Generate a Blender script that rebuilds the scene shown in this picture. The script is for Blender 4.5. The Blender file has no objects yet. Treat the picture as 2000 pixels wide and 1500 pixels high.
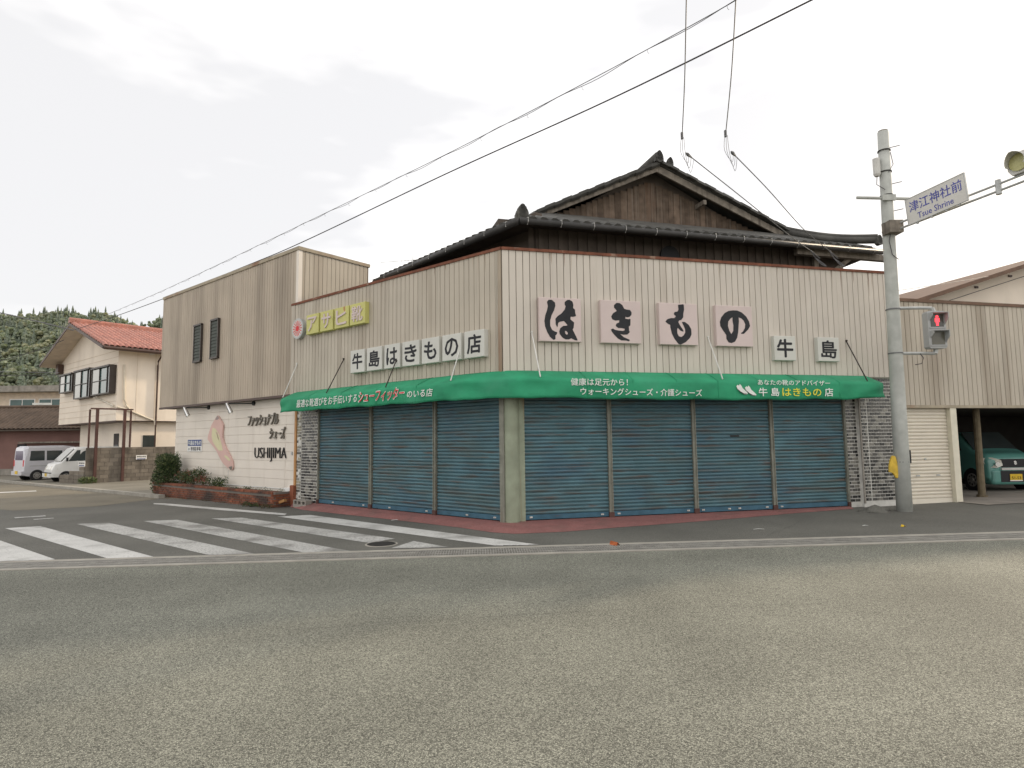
import bpy, bmesh, math, random
import numpy as np
from mathutils import Vector, Matrix
from mathutils.geometry import tessellate_polygon
random.seed(7); rng = np.random.default_rng(7)
PI = math.pi
scene = bpy.context.scene
col = scene.collection

# ------------------------------------------------------------------ camera, world, sun, exposure
F_PX, PITCH, ROLL = 1198.0, 0.0904, -0.0123
cam_d = bpy.data.cameras.new('camera'); cam_d.sensor_width = 36; cam_d.lens = 36*F_PX/2000
cam_d.clip_start = .05; cam_d.clip_end = 3000
cam = bpy.data.objects.new('camera', cam_d); col.objects.link(cam); scene.camera = cam
_fw = Vector((0, math.cos(PITCH), math.sin(PITCH))); _u0 = Vector((0, -math.sin(PITCH), math.cos(PITCH))); _r0 = Vector((1, 0, 0))
CR = math.cos(ROLL)*_r0 + math.sin(ROLL)*_u0; CU = -math.sin(ROLL)*_r0 + math.cos(ROLL)*_u0
EYE = Vector((0, 0, 1.6))
cam.matrix_world = Matrix((( CR.x, CU.x, -_fw.x, 0), (CR.y, CU.y, -_fw.y, 0), (CR.z, CU.z, -_fw.z, 1.6), (0, 0, 0, 1)))

SUN_AZ, SUN_EL = math.radians(53), math.radians(21)
world = bpy.data.worlds.new('World'); scene.world = world; world.use_nodes = True
nt = world.node_tree; nt.nodes.clear()
def wn(t): return nt.nodes.new(t)
out = wn('ShaderNodeOutputWorld'); bg = wn('ShaderNodeBackground'); bg.inputs['Strength'].default_value = .12
sky = wn('ShaderNodeTexSky'); sky.sky_type = 'NISHITA'; sky.sun_disc = False; sky.sun_elevation = SUN_EL; sky.sun_rotation = SUN_AZ
sky.air_density = 1.0; sky.dust_density = 2.5; sky.ozone_density = 1.0
tc = wn('ShaderNodeTexCoord'); mp = wn('ShaderNodeMapping'); mp.inputs['Scale'].default_value = (1.3, 1.3, 4.0); mp.inputs['Location'].default_value = (2.1, .7, .4)
nz = wn('ShaderNodeTexNoise'); nz.inputs['Scale'].default_value = 1.0; nz.inputs['Detail'].default_value = 5; nz.inputs['Roughness'].default_value = .5
rmp = wn('ShaderNodeValToRGB'); rmp.color_ramp.elements[0].position = .40; rmp.color_ramp.elements[1].position = .78
rmp.color_ramp.elements[0].color = (5.15, 5.08, 5.08, 1); rmp.color_ramp.elements[1].color = (14.8, 14.1, 13.2, 1)
mx = wn('ShaderNodeMix'); mx.data_type = 'RGBA'; mx.inputs['Factor'].default_value = .9
L = nt.links.new
L(tc.outputs['Generated'], mp.inputs['Vector']); L(mp.outputs['Vector'], nz.inputs['Vector']); L(nz.outputs['Fac'], rmp.inputs['Fac'])
L(sky.outputs['Color'], mx.inputs[6]); L(rmp.outputs['Color'], mx.inputs[7]); L(mx.outputs[2], bg.inputs['Color']); L(bg.outputs['Background'], out.inputs['Surface'])

sun_d = bpy.data.lights.new('sun', 'SUN'); sun_d.energy = 2.1; sun_d.angle = math.radians(3.0); sun_d.color = (1, .82, .60)
sun = bpy.data.objects.new('sun', sun_d); col.objects.link(sun)
sdir = Vector((math.sin(SUN_AZ)*math.cos(SUN_EL), math.cos(SUN_AZ)*math.cos(SUN_EL), math.sin(SUN_EL)))
sun.rotation_euler = sdir.to_track_quat('Z', 'Y').to_euler(); sun.location = (30, 30, 40)
vs = scene.view_settings; vs.view_transform = 'Standard'; vs.look = 'None'; vs.exposure = 0.66; vs.gamma = 1

# ------------------------------------------------------------------ helpers: photo pixel -> direction
def ray(px, py): return _fw + CR*((px-1000)/F_PX) + CU*((750-py)/F_PX)
def on_plane(px, py, O, N): d = ray(px, py); return EYE + d*(((Vector(O)-EYE).dot(Vector(N)))/d.dot(Vector(N)))
def at_y(px, py, y): d = ray(px, py); return EYE + d*(y/d.y)
SL, Z0 = .008, -.10
def gz(x, dz=0): return Z0 + SL*x + dz
def gnd(px, py, dz=0): return on_plane(px, py, (0, 0, Z0+dz), (-SL, 0, 1))
C0 = Vector((-.187, 12.166, 0)); AZA, AZB = math.radians(50.525), math.radians(76.167)
XA = Vector((math.sin(AZA), -math.cos(AZA), 0)); YA = Vector((math.cos(AZA), math.sin(AZA), 0)); ROTA = math.atan2(XA.y, XA.x)
XB = Vector((math.sin(AZB), math.cos(AZB), 0)); YB = Vector((-math.cos(AZB), math.sin(AZB), 0)); ROTB = math.atan2(XB.y, XB.x)
def on_a(px, py, off=0.): P = on_plane(px, py, C0+YA*off, YA); return (P-C0).dot(XA), P.z
def on_b(px, py, off=0.): P = on_plane(px, py, C0+YB*off, YB); return (P-C0).dot(XB), P.z

# ------------------------------------------------------------------ helpers: materials
MATS = {}
def M(name, c, rough=.7, var=.12, scale=3., bump=0., bscale=60., metal=0., spec=.3, streak=None, spots=None, fine=.0, fscale=150., emit=None, rnd=0., trans=0.):
    """streak=(colour, amount, sx, sz): stains drawn out in one axis; spots=(colour, threshold, scale)"""
    m = bpy.data.materials.new(name); m.use_nodes = True; t = m.node_tree; n = t.nodes; l = t.links.new
    b = n['Principled BSDF']; b.inputs['Roughness'].default_value = rough; b.inputs['Metallic'].default_value = metal
    b.inputs['Specular IOR Level'].default_value = spec
    geo = n.new('ShaderNodeNewGeometry')
    def noise(sc, det=4, mapping=None):
        x = n.new('ShaderNodeTexNoise'); x.inputs['Scale'].default_value = sc; x.inputs['Detail'].default_value = det
        if mapping:
            mm = n.new('ShaderNodeMapping'); mm.inputs['Scale'].default_value = mapping; l(geo.outputs['Position'], mm.inputs['Vector']); l(mm.outputs['Vector'], x.inputs['Vector'])
        else: l(geo.outputs['Position'], x.inputs['Vector'])
        return x.outputs['Fac']
    def mix(fac, a, bcol):
        x = n.new('ShaderNodeMix'); x.data_type = 'RGBA'
        if hasattr(fac, 'node'): l(fac, x.inputs[0])
        else: x.inputs[0].default_value = fac
        for s, v in ((6, a), (7, bcol)):
            if hasattr(v, 'node'): l(v, x.inputs[s])
            else: x.inputs[s].default_value = (*v[:3], 1)
        return x.outputs[2]
    def ramp(f, a, bb):
        x = n.new('ShaderNodeMapRange'); x.inputs['From Min'].default_value = a; x.inputs['From Max'].default_value = bb; l(f, x.inputs['Value']); return x.outputs['Result']
    lo = [max(0, v*(1-var)) for v in c]; hi = [min(1, v*(1+var)) for v in c]
    cur = mix(ramp(noise(scale), .3, .7), lo, hi)
    if fine: cur = mix(ramp(noise(fscale, 2), .35, .65), mix(fine, cur, (0, 0, 0)), mix(fine*.6, cur, (1, 1, 1)))
    if rnd:
        oi = n.new('ShaderNodeObjectInfo'); hs = n.new('ShaderNodeHueSaturation'); l(cur, hs.inputs['Color'])
        mr = n.new('ShaderNodeMapRange'); mr.inputs['To Min'].default_value = 1-rnd; mr.inputs['To Max'].default_value = 1+rnd; l(oi.outputs['Random'], mr.inputs['Value']); l(mr.outputs['Result'], hs.inputs['Value']); cur = hs.outputs['Color']
    for sk in (streak or []):
        f = ramp(noise(1., 5, sk[2]), sk[3], sk[3]+.22)
        mu = n.new('ShaderNodeMath'); mu.operation = 'MULTIPLY'; mu.use_clamp = True; mu.inputs[1].default_value = sk[1]; l(f, mu.inputs[0])
        cur = mix(mu.outputs[0], cur, sk[0])
    l(cur, b.inputs['Base Color'])
    if bump:
        bp = n.new('ShaderNodeBump'); bp.inputs['Strength'].default_value = bump; bp.inputs['Distance'].default_value = .01
        l(noise(bscale, 3), bp.inputs['Height']); l(bp.outputs['Normal'], b.inputs['Normal'])
    if emit: b.inputs['Emission Color'].default_value = (*emit[0], 1); b.inputs['Emission Strength'].default_value = emit[1]
    if trans: b.inputs['Transmission Weight'].default_value = trans
    MATS[name] = m; return m
RUST = (.16, .055, .022)
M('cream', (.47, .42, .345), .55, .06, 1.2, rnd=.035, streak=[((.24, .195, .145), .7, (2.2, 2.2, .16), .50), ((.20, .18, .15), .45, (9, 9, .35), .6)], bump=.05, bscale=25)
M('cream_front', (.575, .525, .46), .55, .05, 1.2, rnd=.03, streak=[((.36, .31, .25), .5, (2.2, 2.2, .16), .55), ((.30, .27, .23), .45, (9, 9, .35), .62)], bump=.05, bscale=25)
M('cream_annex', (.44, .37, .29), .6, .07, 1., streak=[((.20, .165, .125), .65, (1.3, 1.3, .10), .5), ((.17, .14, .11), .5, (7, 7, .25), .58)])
M('seam_dark', (.13, .11, .09), .9)  # dark backing colour that darkens the grooves between cladding panels
M('cream_back', (.30, .26, .21), .8)
M('cap_rust', (.17, .062, .035), .75, .3, 6., streak=[((.42, .33, .25), .8, (5, 5, 5), .60)], bump=.2)
M('cap_mixed', (.36, .31, .23), .7, .15, 4., streak=[((.20, .07, .03), .9, (.9, .9, .9), .52)])
M('corner_rust', (.36, .30, .23), .6, .1, 2., streak=[((.20, .085, .035), .8, (4, 4, .35), .5)])
M('cap_brown', (.15, .09, .06), .7, .2)
M('shutter', (.082, .170, .200), .45, .18, 2., rnd=.15, streak=[((.095, .125, .115), .7, (.9, .9, 5), .5), ((.055, .125, .185), .7, (.7, .7, 1.6), .52), ((.085, .062, .045), .85, (1.1, 1.1, 14), .51), ((.13, .052, .022), .85, (2.0, 2.0, 18), .58)], spec=.4)
M('shutter_bar', (.045, .115, .165), .5, .2, 5., streak=[(RUST, .6, (3, 3, 9), .64)])
M('guide', (.20, .20, .165), .5, .2, 5., streak=[((.11, .07, .04), .7, (8, 8, .8), .55)])
M('pillar_green', (.27, .30, .22), .55, .15, 3., streak=[((.20, .11, .045), .8, (7, 7, .7), .54)])
M('dark_gap', (.02, .02, .02), .9)
M('awning', (.028, .275, .138), .7, .14, 2., streak=[((.018, .17, .09), .5, (2.5, 2.5, 6), .52), ((.075, .30, .19), .45, (1.2, 1.2, 1.2), .55)], bump=.06, bscale=300, spec=.25)
M('white', (.78, .77, .74), .5, .04); M('text_white', (.74, .76, .72), .6, .05); M('text_yellow', (.72, .66, .06), .6, .05)
M('text_red', (.62, .035, .04), .6, .05); M('black', (.018, .018, .020), .55, .1); M('text_dark', (.02, .021, .025), .6, .2)
M('sign_pink', (.60, .50, .475), .5, .04, 2.); M('sign_white', (.58, .575, .53), .5, .05, 2., streak=[((.40, .39, .34), .5, (5, 5, .8), .58)])
M('sign_lime', (.52, .50, .17), .5, .07, 3.); M('sign_side', (.55, .47, .43), .5)
M('rod_white', (.62, .61, .58), .5); M('rod_dark', (.035, .025, .02), .6)
M('siding_white', (.74, .68, .60), .6, .04, 1.5, rnd=.02, streak=[((.46, .40, .33), .4, (3, 3, .35), .58)])
M('concrete', (.27, .25, .22), .85, .2, 3., bump=.3, bscale=40, streak=[((.10, .09, .075), .7, (2.5, 2.5, .6), .52)])
M('block', (.19, .165, .135), .9, .2, 2., rnd=.16, bump=.3, bscale=60, streak=[((.06, .05, .042), .8, (2, 2, .5), .5)])
M('pole', (.44, .45, .42), .8, .12, 5., bump=.15, bscale=50, streak=[((.30, .305, .285), .5, (5, 5, .6), .52)])
M('galv', (.42, .43, .42), .45, .12, 6., metal=.4)
M('galv_pale', (.56, .55, .52), .5, .08, 6.)
M('tile_dark', (.022, .022, .022), .25, .3, 5., spec=.5); M('tile_mid', (.075, .071, .065), .3, .3, 5., spec=.5); M('tile_light', (.20, .19, .165), .35, .2, 5., spec=.5)
M('grout', (.60, .59, .55), .85, .15, 6.); M('tile_cream', (.33, .30, .22), .5, .2, 5.)
M('wood_trim', (.42, .22, .085), .6, .2, 4.); M('wood_grey', (.20, .175, .145), .85, .3, 6., streak=[((.07, .055, .045), .7, (12, 12, .8), .5)])
M('wood_board', (.135, .098, .072), .9, .3, 5., rnd=.25, streak=[((.20, .17, .14), .7, (14, 14, .5), .52), ((.15, .07, .035), .6, (1.2, 1.2, .6), .6)])
M('dark_wall', (.10, .082, .068), .9, .2, 3.); M('soffit', (.085, .07, .058), .9, .2)
M('roof_tile', (.070, .068, .062), .65, .25, 3., rnd=.2, bump=.15, bscale=30, streak=[((.11, .11, .095), .6, (3, 3, 3), .56)])
M('gutter_dark', (.05, .048, .046), .45, .2); M('wire', (.06, .055, .06), .6); M('wire_grey', (.16, .16, .165), .6)
M('red_tile', (.36, .12, .075), .5, .22, 1.5, fine=.18, fscale=25., streak=[((.24, .055, .03), .6, (2, 2, 2), .55)])
M('house_wall', (.80, .71, .60), .75, .05, 1., streak=[((.42, .35, .28), .4, (1, 1, .25), .55)]); M('soffit_cream', (.64, .54, .43), .8)
M('brown_metal', (.075, .045, .035), .5, .15); M('bronze', (.055, .045, .038), .45)
M('glass', (.045, .055, .055), .08, .2, 1., spec=.6); M('glass_pale', (.22, .22, .195), .15, .1, 1., spec=.6); M('glass_teal', (.05, .105, .10), .15, .2, 1., spec=.5)
M('pipe_cream', (.62, .56, .46), .5)
M('brick', (.22, .078, .043), .85, .25, 6., rnd=.25, bump=.2, streak=[((.042, .032, .028), .93, (1.1, 1.1, 2.2), .40)])
M('mortar', (.17, .15, .13), .9); M('soil', (.045, .033, .024), .95, .3, 9.)
M('apron', (.235, .085, .075), .8, .16, 3., fine=.12, fscale=60., streak=[((.15, .10, .085), .7, (2, 2, 2), .54), ((.33, .17, .15), .5, (4, 4, 4), .6)])
M('louvre', (.105, .115, .105), .85, .1, 4., spec=.1)
M('steel_brown', (.085, .042, .035), .7, .2); M('garage_cream', (.70, .645, .545), .5, .04); M('post_cream', (.66, .62, .50), .5)
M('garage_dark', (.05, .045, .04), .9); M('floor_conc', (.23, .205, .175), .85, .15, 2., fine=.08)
M('bamboo', (.15, .12, .075), .7, .25, 6.)
M('mint', (.10, .27, .235), .25, .03, spec=.6); M('van_silver', (.60, .60, .64), .28, .03, metal=.25, spec=.6); M('van_white', (.70, .70, .68), .3, .03, spec=.6)
M('tyre', (.018, .018, .018), .85); M('rim', (.36, .35, .33), .4, metal=.6); M('chrome', (.62, .62, .62), .2, metal=.9); M('lamp', (.62, .60, .52), .12, spec=.7)
M('plate_yellow', (.66, .44, .03), .5); M('blue_sign', (.055, .085, .23), .5); M('sign_blue_text', (.075, .085, .33), .5)
M('street_sign', (.60, .585, .55), .5, .04); M('signal_grey', (.37, .375, .37), .5); M('lens_dark', (.06, .06, .05), .2, spec=.6); M('lens_off', (.10, .095, .07), .25, spec=.6)
M('lens_red', (.6, .02, .02), .4, emit=((1, .035, .05), 2.2)); M('lens_green', (.45, .43, .20), .3, .1, 40.)
M('leaf_dark', (.028, .050, .020), .6, .35, 8.); M('leaf_mid', (.060, .095, .028), .6, .35, 8.); M('leaf_pale', (.15, .17, .075), .6, .3, 8.); M('leaf_red', (.26, .085, .06), .6, .35, 8.); M('stem', (.10, .07, .045), .8)
M('forest_conifer', (.078, .105, .058), .9, .35, .05, rnd=0, fine=.2, fscale=1.5); M('forest_leaf', (.112, .140, .054), .9, .35, .06, fine=.25, fscale=1.2); M('forest_yellow', (.17, .175, .065), .9, .3, .06, fine=.25, fscale=1.2); M('hill_soil', (.03, .045, .02), .95)
M('pink_wall', (.20, .115, .10), .9, .12, 1.); M('brown_tile', (.10, .07, .05), .75, .25, 2.)
M('paint', (.56, .555, .53), .75, .1, 2., streak=[((.19, .185, .17), .85, (1.2, 1.2, 1.2), .52), ((.13, .13, .12), .85, (26, 26, 26), .57)], fine=.12, fscale=90.)
M('paint_worn', (.47, .465, .44), .75, .12, 2., streak=[((.16, .155, .14), .85, (1.3, 1.3, 1.3), .49), ((.12, .12, .11), .9, (30, 30, 30), .50)], fine=.2, fscale=90.)
M('iron', (.045, .043, .04), .6, .2, 8., metal=.3); M('grate', (.30, .29, .265), .6, .2, 8., metal=.2); M('kerb', (.33, .31, .27), .85, .15, 3.)
M('bag', (.62, .42, .06), .7, .2, 9.); M('litter', (.6, .6, .57), .7); M('leaf_litter', (.33, .09, .03), .8, .3, 20.)
M('shoe_pink', (.64, .43, .38), .55, .05); M('shoe_yellow', (.64, .60, .38), .55, .05); M('shoe_grey', (.33, .27, .25), .55, .1); M('letters_steel', (.20, .185, .16), .4, .1, metal=.4)
M('purple_glass', (.07, .05, .12), .1, spec=.6)

def asphalt(name, c, chip, contrast, bump, lane=None):
    m = bpy.data.materials.new(name); m.use_nodes = True; t = m.node_tree; n = t.nodes; l = t.links.new
    b = n['Principled BSDF']; b.inputs['Roughness'].default_value = .82; b.inputs['Specular IOR Level'].default_value = .25
    g = n.new('ShaderNodeNewGeometry')
    v = n.new('ShaderNodeTexVoronoi'); v.inputs['Scale'].default_value = chip; l(g.outputs['Position'], v.inputs['Vector'])
    w = n.new('ShaderNodeTexVoronoi'); w.feature = 'DISTANCE_TO_EDGE'; w.inputs['Scale'].default_value = chip; l(g.outputs['Position'], w.inputs['Vector'])
    sep = n.new('ShaderNodeSeparateColor'); l(v.outputs['Color'], sep.inputs['Color'])
    nzz = n.new('ShaderNodeTexNoise'); nzz.inputs['Scale'].default_value = .55; nzz.inputs['Detail'].default_value = 6; l(g.outputs['Position'], nzz.inputs['Vector'])
    def mr(src, a, bb, c0, c1):
        x = n.new('ShaderNodeMapRange'); 
        for k, val in zip(('From Min', 'From Max', 'To Min', 'To Max'), (a, bb, c0, c1)): x.inputs[k].default_value = val
        l(src, x.inputs['Value']); return x.outputs['Result']
    def mul(a, bb):
        x = n.new('ShaderNodeMath'); x.operation = 'MULTIPLY'; l(a, x.inputs[0]); l(bb, x.inputs[1]); return x.outputs[0]
    val = mul(mul(mr(sep.outputs[0], 0, 1, 1-contrast, 1+contrast), mr(w.outputs['Distance'], 0, .22, 1-contrast*1.1, 1.06)), mr(nzz.outputs['Fac'], .3, .7, .84, 1.14))
    if lane:   # traffic polish drawn out along the road
        mm = n.new('ShaderNodeMapping'); mm.inputs['Scale'].default_value = (lane[0]*.35, lane[1]*.45, 1); mm.inputs['Rotation'].default_value = (0, 0, -.052); l(g.outputs['Position'], mm.inputs['Vector'])
        ln = n.new('ShaderNodeTexNoise'); ln.inputs['Scale'].default_value = 1.; ln.inputs['Detail'].default_value = 4; l(mm.outputs['Vector'], ln.inputs['Vector']); val = mul(val, mr(ln.outputs['Fac'], .3, .7, .90, 1.09))
    hs = n.new('ShaderNodeHueSaturation'); hs.inputs['Color'].default_value = (*c, 1); l(val, hs.inputs['Value']); l(hs.outputs['Color'], b.inputs['Base Color'])
    bp = n.new('ShaderNodeBump'); bp.inputs['Strength'].default_value = bump; bp.inputs['Distance'].default_value = .006; l(w.outputs['Distance'], bp.inputs['Height']); l(bp.outputs['Normal'], b.inputs['Normal'])
    MATS[name] = m
asphalt('asphalt_road', (.255, .257, .214), 125, .62, .75, (.25, 1.6))
asphalt('asphalt_street', (.145, .142, .125), 130, .28, .35)
asphalt('asphalt_far', (.185, .165, .125), 110, .15, .2)
asphalt('drive', (.205, .19, .155), 90, .12, .2)

# ------------------------------------------------------------------ helpers: meshes and objects
class MB:
    def __init__(s): s.v = []; s.f = []; s.m = []
    def add(s, vs, fs, m=0):
        o = len(s.v); s.v += [tuple(p) for p in vs]; s.f += [tuple(i+o for i in f) for f in fs]; s.m += [m]*len(fs); return s
    def box(s, x0, x1, y0, y1, z0, z1, m=0):
        return s.add([(x0,y0,z0),(x1,y0,z0),(x1,y1,z0),(x0,y1,z0),(x0,y0,z1),(x1,y0,z1),(x1,y1,z1),(x0,y1,z1)], [(0,3,2,1),(4,5,6,7),(0,1,5,4),(1,2,6,5),(2,3,7,6),(3,0,4,7)], m)
    def quad(s, a, b, c, d, m=0): return s.add([a, b, c, d], [(0, 1, 2, 3)], m)
    def prism(s, poly, fn, a, b, m=0):
        """poly of 2D points swept from a to b; fn(u,v,w) -> 3D"""
        n = len(poly); vs = [fn(u, v, a) for u, v in poly] + [fn(u, v, b) for u, v in poly]
        fs = [tuple(range(n-1, -1, -1)), tuple(range(n, 2*n))] + [(i, (i+1) % n, n+(i+1) % n, n+i) for i in range(n)]
        return s.add(vs, fs, m)
    def tube(s, pts, r, n=8, m=0, cap=True):
        pts = [Vector(p) for p in pts]; rs = r if isinstance(r, (list, tuple)) else [r]*len(pts); vs = []
        for i, p in enumerate(pts):
            d = (pts[min(i+1, len(pts)-1)] - pts[max(i-1, 0)]).normalized(); h = Vector((0, 0, 1)) if abs(d.z) < .9 else Vector((1, 0, 0))
            a = d.cross(h).normalized(); b = d.cross(a)
            vs += [p + (a*math.cos(2*PI*k/n) + b*math.sin(2*PI*k/n))*rs[i] for k in range(n)]
        fs = [(i*n+k, i*n+(k+1) % n, (i+1)*n+(k+1) % n, (i+1)*n+k) for i in range(len(pts)-1) for k in range(n)]
        if cap: fs += [tuple(range(n-1, -1, -1)), tuple((len(pts)-1)*n+k for k in range(n))]
        return s.add(vs, fs, m)
    def disc(s, c, nrm, r, n=20, m=0, th=.01):
        c = Vector(c); nrm = Vector(nrm).normalized(); return s.tube([c, c+nrm*th], r, n, m)
    def mesh(s, name, mats, smooth=False):
        me = bpy.data.meshes.new(name); me.from_pydata(s.v, [], s.f)
        for k in (mats if isinstance(mats, (list, tuple)) else [mats]): me.materials.append(MATS[k])
        if len(me.materials) > 1: me.polygons.foreach_set('material_index', s.m)
        if smooth: me.polygons.foreach_set('use_smooth', [True]*len(me.polygons))
        bm = bmesh.new(); bm.from_mesh(me); bmesh.ops.recalc_face_normals(bm, faces=bm.faces); bm.to_mesh(me); bm.free(); me.update(); return me
    def build(s, name, mats, parent=None, loc=(0, 0, 0), rz=0., smooth=False, **k): return place(name, s.mesh(name, mats, smooth), parent, loc, rz, **k)
def place(name, me, parent=None, loc=(0, 0, 0), rz=0., rot=None, scale=None, kind=None, label=None, cat=None, group=None):
    o = bpy.data.objects.new(name, me); col.objects.link(o); o.parent = parent; o.location = loc; o.rotation_euler = rot or (0, 0, rz)
    if scale: o.scale = scale
    for k, v in (('kind', kind), ('label', label), ('category', cat), ('group', group)):
        if v: o[k] = v
    return o
def thing(name, label, cat, loc=(0, 0, 0), rz=0., group=None): return place(name, None, None, loc, rz, label=label, cat=cat, group=group)
def clone(root, loc, rz=0., label=None):
    r = root.copy(); col.objects.link(r); r.location = loc; r.rotation_euler = (0, 0, rz)
    if label: r['label'] = label
    for ch in list(root.children):
        c = ch.copy(); col.objects.link(c); c.parent = r
        for g in ch.children: d = g.copy(); col.objects.link(d); d.parent = c
    return r
def slices(me, w=None, h=None):
    co = np.array([v.co[:] for v in me.vertices]); return co.min(0), co.max(0)
_tc = bpy.data.curves.new('t', 'FONT'); _to = bpy.data.objects.new('t', _tc); col.objects.link(_to)
def text(name, s, mat, parent, x, z, w, h, y=0., depth=.004, bold=0., shear=0., rz=0., slope=0., M4=None, **k):
    """flat lettering fitted to a w x h box whose centre is (x, z) on the local plane y, facing -y"""
    _tc.body = s; _tc.extrude = .02; _tc.offset = min(0, bold); _tc.shear = shear; _tc.resolution_u = 2
    dg = bpy.context.evaluated_depsgraph_get(); dg.update(); me = bpy.data.meshes.new_from_object(_to.evaluated_get(dg)); me.name = name
    co = np.array([v.co[:] for v in me.vertices]); lo, hi = co.min(0), co.max(0)
    u = (co[:, 0]-(lo[0]+hi[0])/2)*w/(hi[0]-lo[0]); v = (co[:, 1]-(lo[1]+hi[1])/2)*h/(hi[1]-lo[1])
    d = np.where(co[:, 2] > 0, -depth, 0.)
    new = np.stack([x+u, y+d, z+v+slope*u], 1)
    if bold > 0:
        e = bold*h*.9; nv = len(new); fs = [tuple(p.vertices) for p in me.polygons]; vs_, fs_ = [], []
        for ci, (dx, dz) in enumerate(((-e, 0), (e, 0), (0, -e), (0, e), (-.7*e, -.7*e), (.7*e, .7*e))):
            c = new + np.array([dx, 0, dz]); c[:, 1] += np.where(d < 0, -.00025*ci, 0.); vs_ += [tuple(q) for q in c]; fs_ += [tuple(i+ci*nv for i in f) for f in fs]
        me = bpy.data.meshes.new(name); me.from_pydata(vs_, [], fs_)
    else: me.vertices.foreach_set('co', new.ravel())
    me.materials.clear(); me.materials.append(MATS[mat]); me.update()
    for p in me.polygons: p.use_smooth = False
    return place(name, me, parent, rz=rz, **k)
def poly_face(mb, pts, fn, w0, w1, m=0, holes=()):
    """filled outline (with holes) given thickness from w0 to w1"""
    loops = [list(pts)] + [list(h) for h in holes]; flat = [p for lp in loops for p in lp]
    tris = tessellate_polygon([[Vector((p[0], p[1], 0)) for p in lp] for lp in loops]); n = len(flat)
    vs = [fn(p[0], p[1], w0) for p in flat] + [fn(p[0], p[1], w1) for p in flat]
    fs = [tuple(t) for t in tris] + [tuple(i+n for i in reversed(t)) for t in tris]; o = 0
    for lp in loops:
        k = len(lp); fs += [(o+i, o+(i+1) % k, n+o+(i+1) % k, n+o+i) for i in range(k)]; o += k
    return mb.add(vs, fs, m)
xz = lambda u, v, w: (u, w, v)

# ================================================================== GROUND
def sheet(name, pts, mat, dz, kind='structure', **k):
    """flat sheet lying on the sloping ground, dz above it"""
    mb = MB(); vs = [(p[0], p[1], gz(p[0], dz)) for p in pts]
    tr = tessellate_polygon([[Vector((p[0], p[1], 0)) for p in pts]]); mb.add(vs, [tuple(t) for t in tr])
    return mb.build(name, mat, kind=kind, **k)
sheet('ground', [(-900, -300), (600, -300), (600, 1200), (-900, 1200)], 'asphalt_far', -.012)
gut_n = lambda x: 9.235 + .052*x
gut_f = lambda x: 9.955 + .052*x
sheet('main_road', [(-60, gut_n(-60)), (-60, -60), (60, -60), (60, gut_n(60))], 'asphalt_road', 0)
# side street and the forecourt in front of the shop
sheet('side_street', [(-60, gut_f(-60)), (60, gut_f(60)), (60, 32), (-6, 32), (-9.6, 19.6), (-12.6, 20.9), (-14.5, 22.6), (-27.1, 32.75), (-60, 59)], 'asphalt_street', 0)
P_far = [gnd(0, 962), gnd(0, 1000), gnd(190, 1003), gnd(330, 985), gnd(300, 975)]
sheet('sunlit_street_patch', [(-11.6, 20.3), (-12.2, 18.2), (-14.0, 17.4), (-60, 44), (-60, 58.6), (-27.1, 32.7)], 'asphalt_far', .004)  # sunlit stretch of the far street painted in as a paler, warmer sheet
sheet('parking_ground', [(-11.9, 21.0), (-27.2, 33.0), (-60, 59.6), (-60, 90), (-4, 90), (-4, 34), (-9, 25)], 'drive', .004)
kb = MB()
for i in range(40):
    a = Vector((-11.8, 20.65, 0)); d = Vector((-27.2, 32.85, 0)) - a; d.normalize(); nrm = Vector((-d.y, d.x, 0))*-1
    p, q = a + d*(i*.62), a + d*(i*.62+.60)
    w = Vector((.08, .10, 0))
    vs = []
    for pt in (p, q):
        for s_, hgt in ((0, -.05), (0, .10), (1, .10), (1, -.05)): vs.append((pt.x+w.x*s_*1.5, pt.y+w.y*s_*1.5, gz(pt.x, hgt)))
    kb.add(vs, [(0, 1, 5, 4), (1, 2, 6, 5), (2, 3, 7, 6), (0, 3, 2, 1), (4, 5, 6, 7)])
kb.build('kerb', 'kerb', kind='structure')

# gutter with steel gratings between the road and the forecourt
gt = place('gutter', None, kind='structure')
gb = MB()
for (a, b) in ((0, .10), (.60, .72)):
    x0, x1 = -40, 40
    gb.add([(x0, gut_n(x0)+a, gz(x0, -.1)), (x1, gut_n(x1)+a, gz(x1, -.1)), (x1, gut_n(x1)+b, gz(x1, -.1)), (x0, gut_n(x0)+b, gz(x0, -.1)),
            (x0, gut_n(x0)+a, gz(x0, .012)), (x1, gut_n(x1)+a, gz(x1, .012)), (x1, gut_n(x1)+b, gz(x1, .012)), (x0, gut_n(x0)+b, gz(x0, .012))],
           [(4, 5, 6, 7), (0, 1, 5, 4), (3, 2, 6, 7)])
gb.build('gutter_edge', 'kerb', gt)
gb = MB(); x0, x1 = -40, 40
gb.quad((x0, gut_n(x0)+.1, gz(x0, -.009)), (x1, gut_n(x1)+.1, gz(x1, -.009)), (x1, gut_n(x1)+.6, gz(x1, -.009)), (x0, gut_n(x0)+.6, gz(x0, -.009)))
gb.build('gutter_floor', 'concrete', gt)
mb = MB(); LG = .995
for yy in (.10, .265, .43, .575): mb.box(0, LG, yy, yy+.025, -.02, .006)
for i in range(25): mb.box(i*.0403, i*.0403+.017, .125, .575, -.02, .004)
gm = mb.mesh('grating', 'grate')
for i in range(-16, 22):
    x = i*1.0 + .13
    place('grating', gm, gt, (x, gut_n(x), gz(x, .004)), rot=(0, -SL, math.atan(.052)))

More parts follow.
